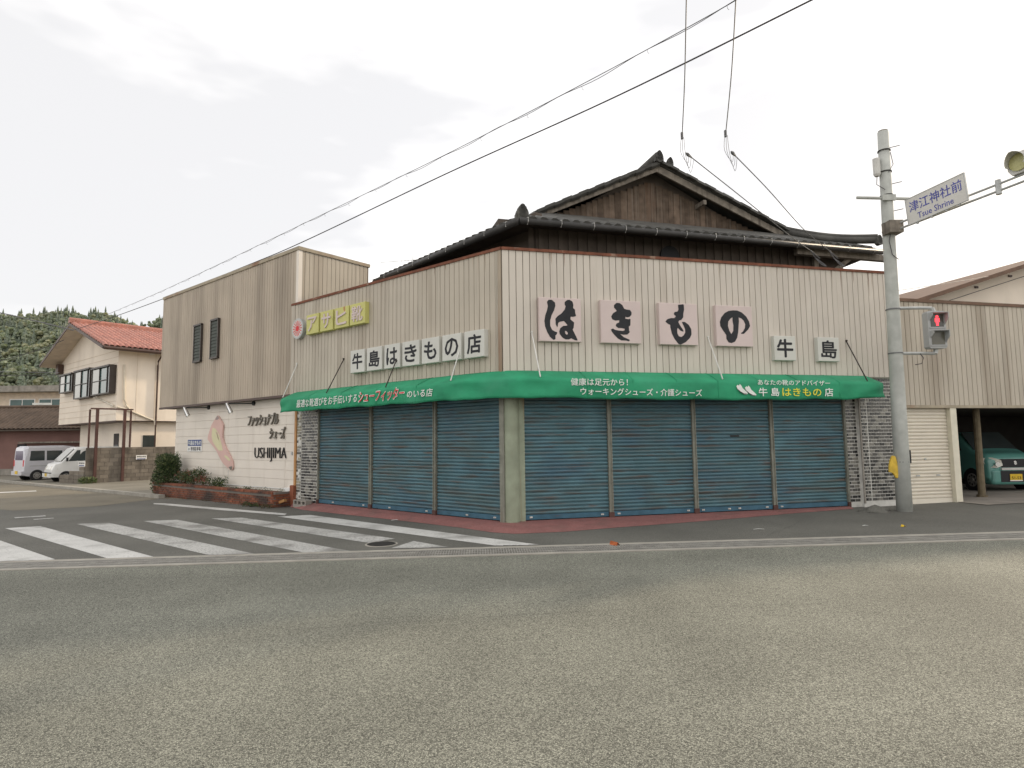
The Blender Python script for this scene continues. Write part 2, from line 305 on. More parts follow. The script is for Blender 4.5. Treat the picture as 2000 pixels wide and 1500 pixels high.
# painted markings
def paint(name, px, mat='paint', dz=.004, pts=None):
    P = pts or [gnd(*p) for p in px]; return sheet(name, [(p[0], p[1]) for p in P], mat, dz)
def stripe(pix, mat, n=14, seed=1):
    """crosswalk bar with slightly ragged ends"""
    r = random.Random(seed); a, b, c, d = [gnd(*p) for p in pix]
    e1 = [a.lerp(b, k/n) for k in range(n+1)]; e2 = [c.lerp(d, k/n) for k in range(n+1)]; ax = (c-b).normalized()
    pts = [p + ax*r.uniform(-.02, .02) for p in e1] + [p + ax*r.uniform(-.03, .03) for p in e2]
    paint('crosswalk_bar', None, mat, .004, pts)
stripe([(-130, 1044), (-46, 1040), (108, 1093), (-20, 1097)], 'paint', seed=0)
stripe([(10, 1032), (79, 1028), (304, 1089), (210, 1091)], 'paint', seed=1)
stripe([(149, 1023.5), (213, 1021.5), (497, 1082), (406, 1084)], 'paint_worn', seed=2)
stripe([(280, 1018), (346, 1015.5), (686, 1077), (591, 1079)], 'paint_worn', seed=3)
stripe([(413, 1013), (472, 1011.3), (770, 1052), (722, 1061)], 'paint_worn', seed=4)
stripe([(541, 1009), (605, 1006), (1052, 1064), (968, 1066)], 'paint', seed=5)
paint('crosswalk_bar', [(808, 1057), (876, 1069), (764, 1071)], 'paint_worn')
paint('edge_line', [(300, 983), (322, 983.2), (440, 993), (560, 1003.5), (556, 1006.5), (430, 996.5), (300, 984.8)], 'paint', .004)
paint('centre_line', [(-60, 964), (70, 958.5), (72, 960), (-60, 966)], 'paint', .009)
paint('stop_mark', [(27, 1011), (88, 1007), (90, 1009), (30, 1013)], 'paint_worn', .009); paint('stop_mark', [(65, 1014.5), (104, 1012), (106, 1013), (66, 1016)], 'paint_worn', .009)

def crack(pix, w, seed):
    r = random.Random(seed); P = [gnd(*p) for p in pix]; pts = []
    for a, b in zip(P, P[1:]):
        for k in range(16): q = a.lerp(b, k/16); pts.append(Vector((q.x+r.uniform(-.03, .03), q.y+r.uniform(-.03, .03), 0)))
    L_ = [(p.x, p.y-w*r.uniform(.3, 1)) for p in pts]; R_ = [(p.x, p.y+w*r.uniform(.3, 1)) for p in pts]; mb = MB()
    for i in range(len(pts)-1): mb.quad((*L_[i], gz(L_[i][0], .0025)), (*L_[i+1], gz(L_[i+1][0], .0025)), (*R_[i+1], gz(R_[i+1][0], .0025)), (*R_[i], gz(R_[i][0], .0025)))
    mb.build('road_crack', 'iron', kind='structure')
crack([(560, 1232), (900, 1207), (1250, 1190), (1640, 1178)], .0028, 1)
crack([(60, 1130), (420, 1128), (700, 1118)], .005, 2); crack([(1500, 1046), (1560, 1020), (1580, 1006)], .005, 3)
def disc_thing(name, c, r, mats, label, cat):
    t = thing(name, label, cat, (c.x, c.y, gz(c.x)))
    m1 = MB(); m1.tube([(0, 0, -.01), (0, 0, .007)], r, 28); m1.build('frame', 'kerb', t)
    m2 = MB(); m2.tube([(0, 0, 0), (0, 0, .010)], r*.88, 28)
    for i in range(-5, 6):
        hw = math.sqrt(max(0, (r*.8)**2-(i*r*.15)**2)); m2.box(-hw, hw, i*r*.15-.012, i*r*.15+.012, .010, .014)
    m2.build('cover', 'iron', t)
disc_thing('manhole', gnd(745, 1063), .27, None, 'round dark iron manhole cover between the crosswalk bars', 'manhole')

# red painted apron below the shutters, sloping from the sill to the asphalt
PXO = [(566, 990), (590, 996), (700, 1008), (800, 1019), (900, 1031), (960, 1040), (1005, 1043), (1100, 1039), (1200, 1031), (1400, 1016), (1560, 1002), (1668, 994)]
outer = [gnd(*p) for p in PXO]
inner = [on_plane(p[0], p[1], C0+YA*.14, YA) for p in ((577, 985), (612, 984), (700, 992), (800, 1000), (900, 1010), (960, 1016))]
inner = [C0+YA*.14+XA*t for t in (-7.55, -6.9, -4.8, -3.2, -1.5, -.5)] + [C0+YB*.1+XB*.2] + [C0+YB*.14+XB*t for t in (1.2, 2.4, 4.7, 6.6, 8.1)]
mb = MB()
for i in range(len(outer)-1):
    a, b = outer[i], outer[i+1]; c, d = inner[i+1], inner[i]; ma, mb_ = a.lerp(d, .45), b.lerp(c, .45)
    za = -.035; A_ = (a.x, a.y, gz(a.x, .004)); B_ = (b.x, b.y, gz(b.x, .004)); MA = (ma.x, ma.y, max(-.05, gz(ma.x, .03))); MB_ = (mb_.x, mb_.y, max(-.05, gz(mb_.x, .03)))
    mb.quad(A_, B_, MB_, MA); mb.quad(MA, MB_, (c.x, c.y, -.012), (d.x, d.y, -.012))
mb.build('red_apron', 'apron', kind='structure', smooth=True)

# ================================================================== CORNER SHOP
shop = thing('corner_shop', 'shuttered corner shop clad in cream metal panels over blue roller shutters', 'building', C0)
PP = .1459; ZB, ZT = 2.955, 5.44
def panel_mesh(name, z0, z1, p=PP, n=1, mat='cream'):
    mb = MB(); prof = [(.0055, .004), (.0065, -.017), (.013, -.021), (p-.013, -.021), (p-.0065, -.017), (p-.0055, .004)]
    for i in range(n): mb.prism([(u+i*p, v) for u, v in prof], lambda u, v, w: (u, v, w), z0, z1)
    return mb.mesh(name, mat)
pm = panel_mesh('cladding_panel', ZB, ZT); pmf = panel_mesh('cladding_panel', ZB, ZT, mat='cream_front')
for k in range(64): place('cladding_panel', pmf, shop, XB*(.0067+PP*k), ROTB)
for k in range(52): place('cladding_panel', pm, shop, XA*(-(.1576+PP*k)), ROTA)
def bA(mb, name, mat, parent=shop, y=0, x=0, **k): return mb.build(name, mat, parent, XA*x+YA*y, ROTA, **k)
def bB(mb, name, mat, parent=shop, y=0, x=0, **k): return mb.build(name, mat, parent, XB*x+YB*y, ROTB, **k)
bA(MB().box(-7.742, -.03, .004, .12, ZB+.01, ZT), 'wall_backing', 'seam_dark'); bB(MB().box(-.0, 9.38, .004, .12, ZB+.01, ZT), 'wall_backing', 'seam_dark')
bA(MB().box(-.155, -.082, -.021, 0, ZB, ZT), 'corner_trim', 'cream'); bA(MB().box(-.08, -.004, -.026, 0, ZB, ZT), 'corner_trim', 'corner_rust'); bA(MB().box(-7.76, -7.60, -.03, .1, ZB-.25, 5.50), 'edge_trim', 'cream')
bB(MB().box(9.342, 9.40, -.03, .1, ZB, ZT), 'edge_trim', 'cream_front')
bA(MB().box(-7.78, .0, -.045, .15, ZT, 5.50), 'parapet_cap', 'cap_rust'); bB(MB().box(.0, 9.41, -.047, .15, ZT+.001, 5.50), 'parapet_cap', 'cap_rust')
bA(MB().box(-7.60, -.02, -.03, .14, ZB-.035, ZB-.002), 'lower_flashing', 'guide'); bB(MB().box(.02, 9.36, -.03, .14, ZB-.035, ZB-.002), 'lower_flashing', 'guide')
r = random.Random(77)
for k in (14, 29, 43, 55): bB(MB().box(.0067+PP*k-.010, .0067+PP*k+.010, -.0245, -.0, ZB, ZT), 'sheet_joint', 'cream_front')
for k in (13, 26, 38): bA(MB().box(-(.1576+PP*k)-.010, -(.1576+PP*k)+.010, -.0245, 0, ZB, ZT), 'sheet_joint', 'cream')
for fr_, n_, a_, b_ in (('A', 13, -7.5, -.2), ('B', 22, .1, 9.2)):
    for i in range(n_):
        x = r.uniform(a_, b_); x = round((x-(.0067 if fr_ == 'B' else -.1576))/PP)*PP+(.0067 if fr_ == 'B' else -.1576)+r.choice((.02, .028, PP-.03)); L_ = r.uniform(.06, .42)*(1 if r.random() < .8 else 2); w = r.uniform(.006, .014); m2 = MB()
        poly_face(m2, [(x-w, ZT+.004), (x+w, ZT+.004), (x+w*.7, ZT-L_*.5), (x+w*.15, ZT-L_), (x-w*.5, ZT-L_*.6)], xz, -.0212, -.0218); (bA if fr_ == 'A' else bB)(m2, 'rust_run', r.choice(('cap_rust', 'corner_rust', 'cream_annex')))
# soffit, dark shop interior and solid core
core = MB()
cA = [C0-C0+XA*-7.7+YA*.45, XA*-.1+YA*.45, XB*9.3+YB*.45, XB*9.3+YB*6.5, XA*-7.7+YA*7]
core.add([(p.x, p.y, 0) for p in cA]+[(p.x, p.y, 5.3) for p in cA], [(4, 3, 2, 1, 0), (5, 6, 7, 8, 9)]+[(i, (i+1) % 5, 5+(i+1) % 5, 5+i) for i in range(5)]); core.build('core', 'dark_gap', shop)
bA(MB().box(-7.6, .05, .02, .5, ZB-.06, ZB-.036), 'soffit', 'dark_gap'); bB(MB().box(-.05, 9.3, .02, .5, ZB-.06, ZB-.036), 'soffit', 'dark_gap')
# roller shutters: slatted curtain, bottom bar, latches
def shutter(x0, x1, frame, parent, mat='shutter', bar='shutter_bar', h=2.85, y=.14, pitch=.074, seed=0, barh=.10, z0=0.0):
    r = random.Random(seed); mb = MB(); n = int((h-barh)/pitch); prof = []
    for i in range(n):
        zb = z0+barh+i*pitch; j = r.uniform(-.0025, .0025)
        prof += [(y+.020+j, zb+.001), (y-.002+j, zb+.007), (y-.014+j, zb+pitch*.42), (y-.011+j, zb+pitch*.76), (y+.018, zb+pitch*.90)]
    cols = 2; vs = []; 
    for u in (x0, x1): vs += [(u, a, b) for a, b in prof]
    k = len(prof); mb.add(vs, [(i, i+1, k+i+1, k+i) for i in range(k-1)])
    sh = (bA if frame == 'A' else bB)(mb, 'shutter', mat, parent)
    bb = MB().box(x0, x1, y-.018, y+.012, z0+.004, z0+barh)
    (bA if frame == 'A' else bB)(bb, 'bottom_bar', bar, sh)
    sh_children = sh.children
    for c in sh_children: c.location = (0, 0, 0); c.rotation_euler = (0, 0, 0)
    return sh
def latch(sh, x, z=.055, y=.12):
    mb = MB(); mb.box(x-.03, x+.03, y-.012, y, z-.018, z+.012); mb.tube([(x, y-.012, z), (x, y-.03, z)], .012, 6); mb.build('latch', 'galv_pale', sh)
SHB = [(.46, 2.25), (2.345, 4.205), (4.29, 6.125), (6.23, 8.085)]; SHA = [(-2.01, -.14), (-4.26, -2.14), (-6.52, -4.40)]
for i, (a, b) in enumerate(SHB):
    s_ = shutter(a, b, 'B', shop, seed=i); latch(s_, a+.12); 
    if i != 3: latch(s_, b-.15)
    if i == 2:
        latch(s_, a+.75); latch(s_, a+1.0); MB().box(5.14, 5.36, .118, .135, 1.60, 1.64).build('letter_slot', 'black', s_)
for i, (a, b) in enumerate(SHA):
    s_ = shutter(a, b, 'A', shop, seed=i+10); latch(s_, b-.2); latch(s_, a+.65 if i else a+.9)
def guide(x, fr, w=.09):
    mb = MB(); mb.box(x-w/2, x+w/2, .10, .30, -.02, 2.90); mb.box(x-w/2, x-w/2+.02, .085, .10, -.02, 2.90); mb.box(x+w/2-.02, x+w/2, .085, .10, -.02, 2.90)
    (bA if fr == 'A' else bB)(mb, 'shutter_guide', 'guide')
    (bA if fr == 'A' else bB)(MB().box(x-w/2-.01, x+w/2+.01, .08, .32, -.03, .09), 'guide_foot', 'steel_brown')
for x in (2.298, 4.248, 6.178): guide(x, 'B')
for x in (-2.075, -4.33): guide(x, 'A')
guide(8.12, 'B', .05); guide(-6.55, 'A', .05); bA(MB().box(-.155, -.04, .06, .34, -.03, 2.9), 'shutter_guide', 'guide')
# corner pillar, a rounded steel column
cp = MB(); pc = C0 - C0 + XB*.20 + YB*.15
prof = [(.16*math.cos(a)*(1 if abs(math.cos(a)) < .8 else .97), .16*math.sin(a)) for a in np.linspace(0, 2*PI, 24, endpoint=False)]
cp.tube([(pc.x, pc.y, -.06), (pc.x, pc.y, 2.92)], .165, 24); cp.build('corner_pillar', 'pillar_green', shop, smooth=False)
bB(MB().box(.34, .46, .08, .34, -.03, 2.9), 'shutter_guide', 'pillar_green')
# tiled piers: every tile a raised piece
def tiles(x0, x1, z0, z1, y, fr, name='tile_facing', tw=.145, thh=.056, g=.021, mats=('tile_dark', 'tile_mid', 'tile_light'), wts=(4, 5, 3), seed=0, parent=shop):
    r = random.Random(seed); mb = MB(); nrow = int((z1-z0)/(thh+g)); rowh = (z1-z0)/nrow
    for i in range(nrow):
        x = x0 - (tw/2 if i % 2 else 0); z = z0+i*rowh
        while x < x1:
            a, b = max(x, x0)+g/2, min(x+tw, x1)-g/2
            if b-a > .012:
                k = r.choices(range(len(mats)), wts)[0]; mb.box(a, b, y-.010-r.uniform(0, .003), y, z+g/2, z+rowh-g/2, k)
            x += tw
    (bA if fr == 'A' else bB)(mb, name, list(mats), parent, kind='stuff')
bA(MB().box(-7.34, -6.575, .10, .5, -.12, 2.93), 'tiled_pier', 'grout'); tiles(-7.335, -6.58, -.02, 2.92, .10, 'A', seed=1)
bA(MB().box(-7.56, -7.345, .09, .5, -.15, 2.93), 'pier_side', 'grout'); tiles(-7.555, -7.35, -.08, 2.92, .09, 'A', seed=2, mats=('tile_cream', 'tile_light', 'grout', 'tile_mid'), wts=(4, 3, 3, 2))
bA(MB().box(-7.66, -7.565, .06, .4, -.15, 2.93), 'timber_trim', 'wood_trim')
bB(MB().box(8.15, 8.46, .12, .5, -.06, 2.93), 'tiled_pier', 'grout'); tiles(8.155, 8.455, .08, 2.92, .12, 'B', seed=3)
bB(MB().box(8.46, 9.38, .02, .5, -.06, 2.93), 'tiled_pier', 'grout'); tiles(8.50, 8.66, .10, 2.92, .02, 'B', seed=4, tw=.082); tiles(8.68, 9.375, .10, 2.92, .02, 'B', seed=5)
bB(MB().box(8.455, 8.495, .006, .03, .05, 2.92), 'pier_corner_strip', 'concrete')

# hollow concrete block and lump of old asphalt at the pier feet
t = thing('concrete_block', 'grey hollow concrete block lying at the foot of the left tiled pier', 'block', C0+XA*-7.0+YA*-.06+Vector((0, 0, -.08)), ROTA)
mb = MB(); mb.box(-.30, .30, -.09, .09, -.05, .035); mb.box(-.30, .30, -.09, .09, .115, .145)
for x in (-.30, -.13, .06, .25): mb.box(x, x+.05, -.09, .09, .035, .115)
mb.box(-.28, .28, .05, .07, .03, .12); mb.build('shell', 'concrete', t)
mb = MB(); nl, na = 7, 18; r = random.Random(3)
for i in range(nl):
    for j in range(na):
        a = 2*PI*j/na; rr = (1-(i/(nl-1))**1.6)*(1+.18*math.sin(3*a+i)+r.uniform(-.06, .06)); mb.v.append((rr*.36*math.cos(a), rr*.20*math.sin(a), .17*(i/(nl-1))**.8+r.uniform(-.008, .008)))
mb.f = [(i*na+j, i*na+(j+1) % na, (i+1)*na+(j+1) % na, (i+1)*na+j) for i in range(nl-1) for j in range(na)]; mb.m = [0]*len(mb.f)
pm_ = gnd(1716, 1001); mb.build('asphalt_lump', 'asphalt_street', None, (pm_.x, pm_.y+.12, gz(pm_.x, -.02)), ROTB, smooth=True, label='dark lump of asphalt at the foot of the right tiled pier', cat='asphalt lump')

# ================================================================== AWNING
aw = thing('awning', 'long green fabric awning with white lettering wrapping the shop corner', 'awning', C0)
D_, ZW, ZK, ZF = .50, 2.985, 2.77, 2.405
# path along the wall (t) -> wall point and front point, with a cut-off corner
def path():
    L_ = []
    for t_ in np.arange(-7.42, -.62, .12): L_.append((XA*t_, XA*t_-YA*D_))
    a0, b0 = XA*-.58-YA*D_, XB*.53-YB*D_
    n = 9
    for i in range(n+1):
        fpt = a0.lerp(b0, i/n); wpt = (XA*(-.58*(1-2*i/n))) if i/n < .5 else XB*(.53*(2*i/n-1)); L_.append((wpt, fpt))
    for t_ in np.arange(.62, 8.66, .12): L_.append((XB*t_, XB*t_-YB*D_))
    return L_
Pth = path(); nP = len(Pth); mb = MB(); NV = 13
S = [0.]
for i in range(1, nP): S.append(S[-1]+(Pth[i][1]-Pth[i-1][1]).length)
sc1, sc2 = S[[i for i, p in enumerate(Pth) if (p[1]-(XA*-.58-YA*D_)).length < 1e-6][0]], S[[i for i, p in enumerate(Pth) if (p[1]-(XB*.53-YB*D_)).length < 1e-6][0]]
for i, (w, f) in enumerate(Pth):
    s_ = S[i]; out_ = (f-w); out_.z = 0; ln = out_.length; od = out_/ln
    end = max(0, 1-s_/.55)+max(0, 1-(S[-1]-s_)/.9); cr = math.exp(-((s_-sc1)/.25)**2)+math.exp(-((s_-sc2)/.25)**2)
    for j in range(NV):
        if j <= 5: q = j/5; p = w.lerp(f, q*.985)+Vector((0, 0, ZW+(ZK-ZW)*q**1.5 - .030*math.sin(PI*q)*(.6+.4*math.sin(s_*2.8))))
        else:
            q = (j-5)/(NV-6); z = ZK-.0+(ZF-ZK)*q
            wob = .006*math.sin(s_*9+5*q)+.009*math.sin(s_*2.3+2.2*q)*q+.006*math.sin(s_*15-7*q)*q+.05*end*math.sin(q*7+s_*5)*q*(1-.4*q) - .055*cr*math.sin(PI*min(1, q*1.2))
            sag = .010*math.sin(s_*4.4)*q+.005*math.sin(s_*11.3)*q-.03*math.sin(PI*min(1, max(0, (s_-sc2)/7.5)))*q + .035*end*q*(1 if s_ > 3 else -.3)
            p = f + od*(.012*math.sin(PI*q)+wob) + Vector((0, 0, z+sag))
        mb.v.append((p.x, p.y, p.z))
mb.f = [(i*NV+j, (i+1)*NV+j, (i+1)*NV+j+1, i*NV+j+1) for i in range(nP-1) for j in range(NV-1)]
for e in (0, nP-1):     # closed ends
    w = Pth[e][0]; b0 = len(mb.v); mb.v.append((w.x, w.y, ZF+.12)); mb.f += [(e*NV+j, e*NV+j+1, b0) for j in range(NV-1)]
mb.m = [0]*len(mb.f)
cv = mb.build('canvas', 'awning', aw, smooth=True)
sol = cv.modifiers.new('thick', 'SOLIDIFY'); sol.thickness = .004; sol.offset = -1
mb = MB(); mb.tube([p[1]*1.0-(p[1]-p[0]).normalized()*.10+Vector((0, 0, ZK-.05)) for p in Pth[::3]], .018, 6); mb.tube([p[1]-(p[1]-p[0]).normalized()*.10+Vector((0, 0, ZF+.06)) for p in Pth[::3]], .014, 6)
mb.build('frame_rail', 'rod_white', aw)
for fr, X_, Y_, tw, ta, zw, m_ in (('A', XA, YA, -7.44, -7.40, 3.77, 'rod_white'), ('A', XA, YA, -5.28, -5.37, 3.70, 'rod_dark'), ('A', XA, YA, -3.06, -3.07, 3.74, 'rod_dark'), ('A', XA, YA, -1.08, -1.0, 3.70, 'rod_white'),
                            ('B', XB, YB, .61, .65, 3.77, 'rod_white'), ('B', XB, YB, 4.60, 4.64, 3.78, 'rod_white'), ('B', XB, YB, 8.19, 8.29, 3.79, 'rod_dark')):
    a = X_*tw-Y_*.02+Vector((0, 0, zw)); b = X_*ta-Y_*.46+Vector((0, 0, 2.81)); mb = MB(); mb.tube([a, b], .013, 6); mb.tube([a+Y_*.03, a-Y_*.03], .022, 6); mb.build('support_rod', m_, aw)
for fr_, X_, Y_, ts in (('A', XA, YA, (-6.1, -4.7, -3.35, -2.0)), ('B', XB, YB, (1.6, 2.58, 3.55, 4.5, 5.5, 6.5, 7.5))):
    for t_ in ts:
        m2 = MB(); m2.tube([X_*t_-Y_*(D_*q)+Vector((0, 0, ZW+(ZK-ZW)*q**1.5-.012*math.sin(PI*q))) for q in (.02, .3, .6, .9, 1.0)]+[X_*t_-Y_*(D_+.014)+Vector((0, 0, ZF+.03))], .006, 4); m2.build('canvas_seam', 'awning', aw)
def awtext(s, mat, px0, px1, pyc0, pyc1, hpx, fr, bold=0, shear=0, dy=0):
    on = on_a if fr == 'A' else on_b; y = -D_-.028-dy
    x0, z0_ = on(px0, pyc0, y); x1, z1_ = on(px1, pyc1, y); _, zt = on((px0+px1)/2, (pyc0+pyc1)/2-hpx/2, y); _, zb = on((px0+px1)/2, (pyc0+pyc1)/2+hpx/2, y)
    return text('lettering', s, mat, aw, (x0+x1)/2, (z0_+z1_)/2, abs(x1-x0), zt-zb, y=y, depth=.002, bold=bold, shear=shear, rz=ROTA if fr == 'A' else ROTB, slope=(z1_-z0_)/(x1-x0))
awtext('最適な靴選びをお手伝いする', 'text_white', 579, 697, 789, 777, 16, 'A', .005, .15)
awtext('シューフィッター', 'text_white', 700, 790, 776, 767, 23, 'A', .035, .25)
awtext('シューフィッター', 'text_red', 701, 789, 776, 767, 21, 'A', .006, .25, dy=.004)
awtext('のいる店', 'text_white', 795, 845, 770, 766, 15, 'A', .012, .1)
awtext('健康は足元から！', 'text_white', 1115, 1226, 745.5, 746.5, 14, 'B', .008)
awtext('ウォーキングシューズ・介護シューズ', 'text_white', 1134, 1371, 764, 767.5, 14, 'B', .008)
awtext('あなたの靴のアドバイザー', 'text_white', 1480, 1621, 746.5, 748.5, 10.5, 'B', .008)
awtext('牛 島', 'text_white', 1482, 1522, 765.5, 765.5, 16, 'B', .016); awtext('はきもの', 'text_yellow', 1528, 1604, 765.5, 766, 15.5, 'B', .016); awtext('店', 'text_white', 1611, 1627, 766, 766, 16, 'B', .016)
def awpoly(px, mat, dy=0):
    y = -D_-.028-dy; mb = MB(); poly_face(mb, [on_b(*p, y) for p in px], xz, y, y-.002); bB(mb, 'shoe_print', mat, aw)
Z6 = lambda L_: [(1360+x/4.762, 560+y/4.762) for x, y in L_]
for dx, dy_ in ((0, 0), (80, 14)):
    awpoly(Z6([(x+dx, y+dy_) for x, y in [(372, 925), (385, 912), (395, 920), (405, 905), (418, 920), (432, 945), (455, 965), (480, 990), (470, 1002), (440, 998), (410, 980), (385, 955)]]), 'text_white')
    awpoly(Z6([(x+dx, y+dy_) for x, y in [(380, 945), (412, 975), (445, 992), (472, 994), (470, 999), (440, 996), (408, 980)]]), 'text_dark', .003)

# ================================================================== SIGN BOXES
def sign_box(frame, x, z, w, h, mat, label, char=None, cmat='text_dark', cs=.72, dep=.11, outlines=None, relief=.003, bold=.03, cw=None, group=None):
    X_, Y_, R_ = (XA, YA, ROTA) if frame == 'A' else (XB, YB, ROTB)
    t_ = thing('sign_box', label, 'sign', C0+X_*x-Y_*.02+Vector((0, 0, z)), R_, group)
    mb = MB(); b_ = .008
    mb.prism([(-w/2, -h/2), (w/2, -h/2), (w/2, h/2), (-w/2, h/2)], xz, -.0, -dep+b_)
    mb.add([(-w/2, -dep+b_, -h/2), (w/2, -dep+b_, -h/2), (w/2, -dep+b_, h/2), (-w/2, -dep+b_, h/2), (-w/2+b_, -dep, -h/2+b_), (w/2-b_, -dep, -h/2+b_), (w/2-b_, -dep, h/2-b_), (-w/2+b_, -dep, h/2-b_)], [(4, 5, 6, 7), (0, 1, 5, 4), (1, 2, 6, 5), (2, 3, 7, 6), (3, 0, 4, 7)])
    mb.build('box', mat, t_)
    mb = MB()
    for sx in (-1, 1): mb.box(sx*w*.3-.02, sx*w*.3+.02, -.001, .045, h/2-.06, h/2-.03)
    mb.build('bracket', 'galv', t_)
    if char: text('character', char, cmat, t_, 0, 0, (cw or cs)*w, cs*h, y=-dep-.0005, depth=relief, bold=bold)
    if outlines:
        mb = MB()
        for pts, holes in outlines:
            for ci, (dx, dz) in enumerate(((0, 0), (.009, 0), (-.009, 0), (0, .009), (0, -.009))): poly_face(mb, [(u+dx, v+dz) for u, v in pts], xz, -dep-.0005, -dep-.003-.0002*ci, holes=[[(u+dx, v+dz) for u, v in h_] for h_ in holes])
        mb.build('brush_character', 'text_dark', t_)
    return t_
def norm_poly(L_, TL, TR, BR, BL, w=.9, h=.9):
    o = []
    for x, y in L_:
        v = (y-(TL[1]+TR[1])/2)/((BL[1]+BR[1])/2-(TL[1]+TR[1])/2); xl = TL[0]+(BL[0]-TL[0])*v; xr = TR[0]+(BR[0]-TR[0])*v
        u = (x-xl)/(xr-xl); o.append(((u-.5)*w, (.5-v)*h))
    return o
HA1 = [(432,160),(445,143),(475,143),(500,165),(503,195),(490,240),(465,290),(452,340),(452,390),(470,430),(500,448),(518,452),(512,470),(500,480),(500,515),(485,520),(455,495),(430,450),(412,400),(405,345),(415,290),(432,240),(440,200)]
HA2 = [(600,155),(620,138),(645,135),(668,150),(675,180),(672,210),(690,225),(692,255),(700,285),(670,292),(648,290),(645,320),(660,335),(680,350),(675,400),(665,420),(680,450),(700,490),(712,520),(690,518),(655,500),(630,512),(600,512),(570,495),(548,465),(545,440),(555,410),(580,390),(610,388),(625,380),(605,355),(585,335),(545,345),(527,360),(522,398),(512,370),(510,320),(530,295),(560,275),(580,252),(600,225),(608,195),(600,180)]
HAH = [(590,435),(605,430),(622,445),(628,465),(610,475),(595,460)]
KI = [(1080,190),(1100,172),(1130,172),(1155,190),(1172,225),(1195,232),(1230,235),(1243,255),(1240,280),(1225,295),(1200,300),(1185,292),(1180,320),(1215,325),(1232,320),(1230,380),(1215,390),(1218,430),(1225,445),(1205,465),(1165,468),(1125,460),(1140,475),(1170,500),(1210,515),(1225,522),(1220,530),(1190,523),(1145,523),(1110,505),(1080,475),(1055,445),(1050,425),(1065,420),(1085,432),(1120,437),(1160,440),(1180,432),(1183,412),(1150,405),(1115,405),(1095,390),(1100,370),(1128,358),(1130,330),(1090,335),(1060,325),(1052,300),(1070,270),(1105,248),(1100,235),(1080,215)]
MO = [(1695,190),(1742,182),(1745,230),(1738,270),(1737,305),(1720,330),(1700,335),(1690,355),(1705,385),(1735,430),(1740,443),(1715,435),(1685,405),(1678,430),(1680,465),(1695,495),(1720,503),(1745,485),(1762,455),(1760,420),(1748,390),(1730,355),(1755,355),(1790,380),(1812,420),(1815,470),(1800,505),(1760,545),(1715,568),(1695,565),(1660,520),(1635,470),(1622,410),(1620,380),(1600,375),(1575,355),(1590,335),(1625,322),(1655,322),(1675,300),(1655,280),(1660,262),(1690,255),(1700,230)]
NO = [(310,235),(350,235),(390,250),(430,285),(455,330),(462,370),(445,400),(430,415),(405,440),(380,440),(400,425),(420,390),(425,355),(410,320),(385,298),(358,290),(360,330),(355,380),(350,430),(340,480),(320,515),(290,528),(265,522),(248,495),(248,460),(220,420),(195,380),(192,340),(205,300),(235,262),(270,242)]
NOH = [(308,290),(285,305),(262,335),(258,375),(270,420),(290,455),(312,420),(315,370),(308,330)]
q1 = ((352,112),(750,122),(755,540),(352,537)); q2 = ((945,140),(1330,150),(1345,555),(950,553)); q3 = ((1513,165),(1870,178),(1885,577),(1520,573)); q4 = ((150,187),(487,192),(490,565),(160,555))
GR = 'large pink brush-lettered sign boxes'
sign_box('B', 1.19, 4.02, .9, .9, 'sign_pink', 'large pink square sign with brushed character は, nearest the shop corner', outlines=[(norm_poly(HA1, *q1), ()), (norm_poly(HA2, *q1), (norm_poly(HAH, *q1),))], group=GR)
sign_box('B', 2.52, 4.02, .9, .9, 'sign_pink', 'large pink square sign with brushed character き, second from the shop corner', outlines=[(norm_poly(KI, *q2), ())], group=GR)
sign_box('B', 3.85, 4.02, .9, .9, 'sign_pink', 'large pink square sign with brushed character も, third from the shop corner', outlines=[(norm_poly(MO, *q3), ())], group=GR)
sign_box('B', 5.20, 4.02, .9, .9, 'sign_pink', 'large pink square sign with brushed character の, last of the pink row', outlines=[(norm_poly(NO, *q4), (norm_poly(NOH, *q4),))], group=GR)
GS = 'small white sign boxes with black characters'
sign_box('B', 6.455, 3.56, .55, .55, 'sign_white', 'small white sign box with black 牛 right of the pink signs', '牛', bold=.035, group=GS)
sign_box('B', 7.605, 3.56, .57, .55, 'sign_white', 'small white sign box with black 島 nearest the utility pole', '島', bold=.025, group=GS)
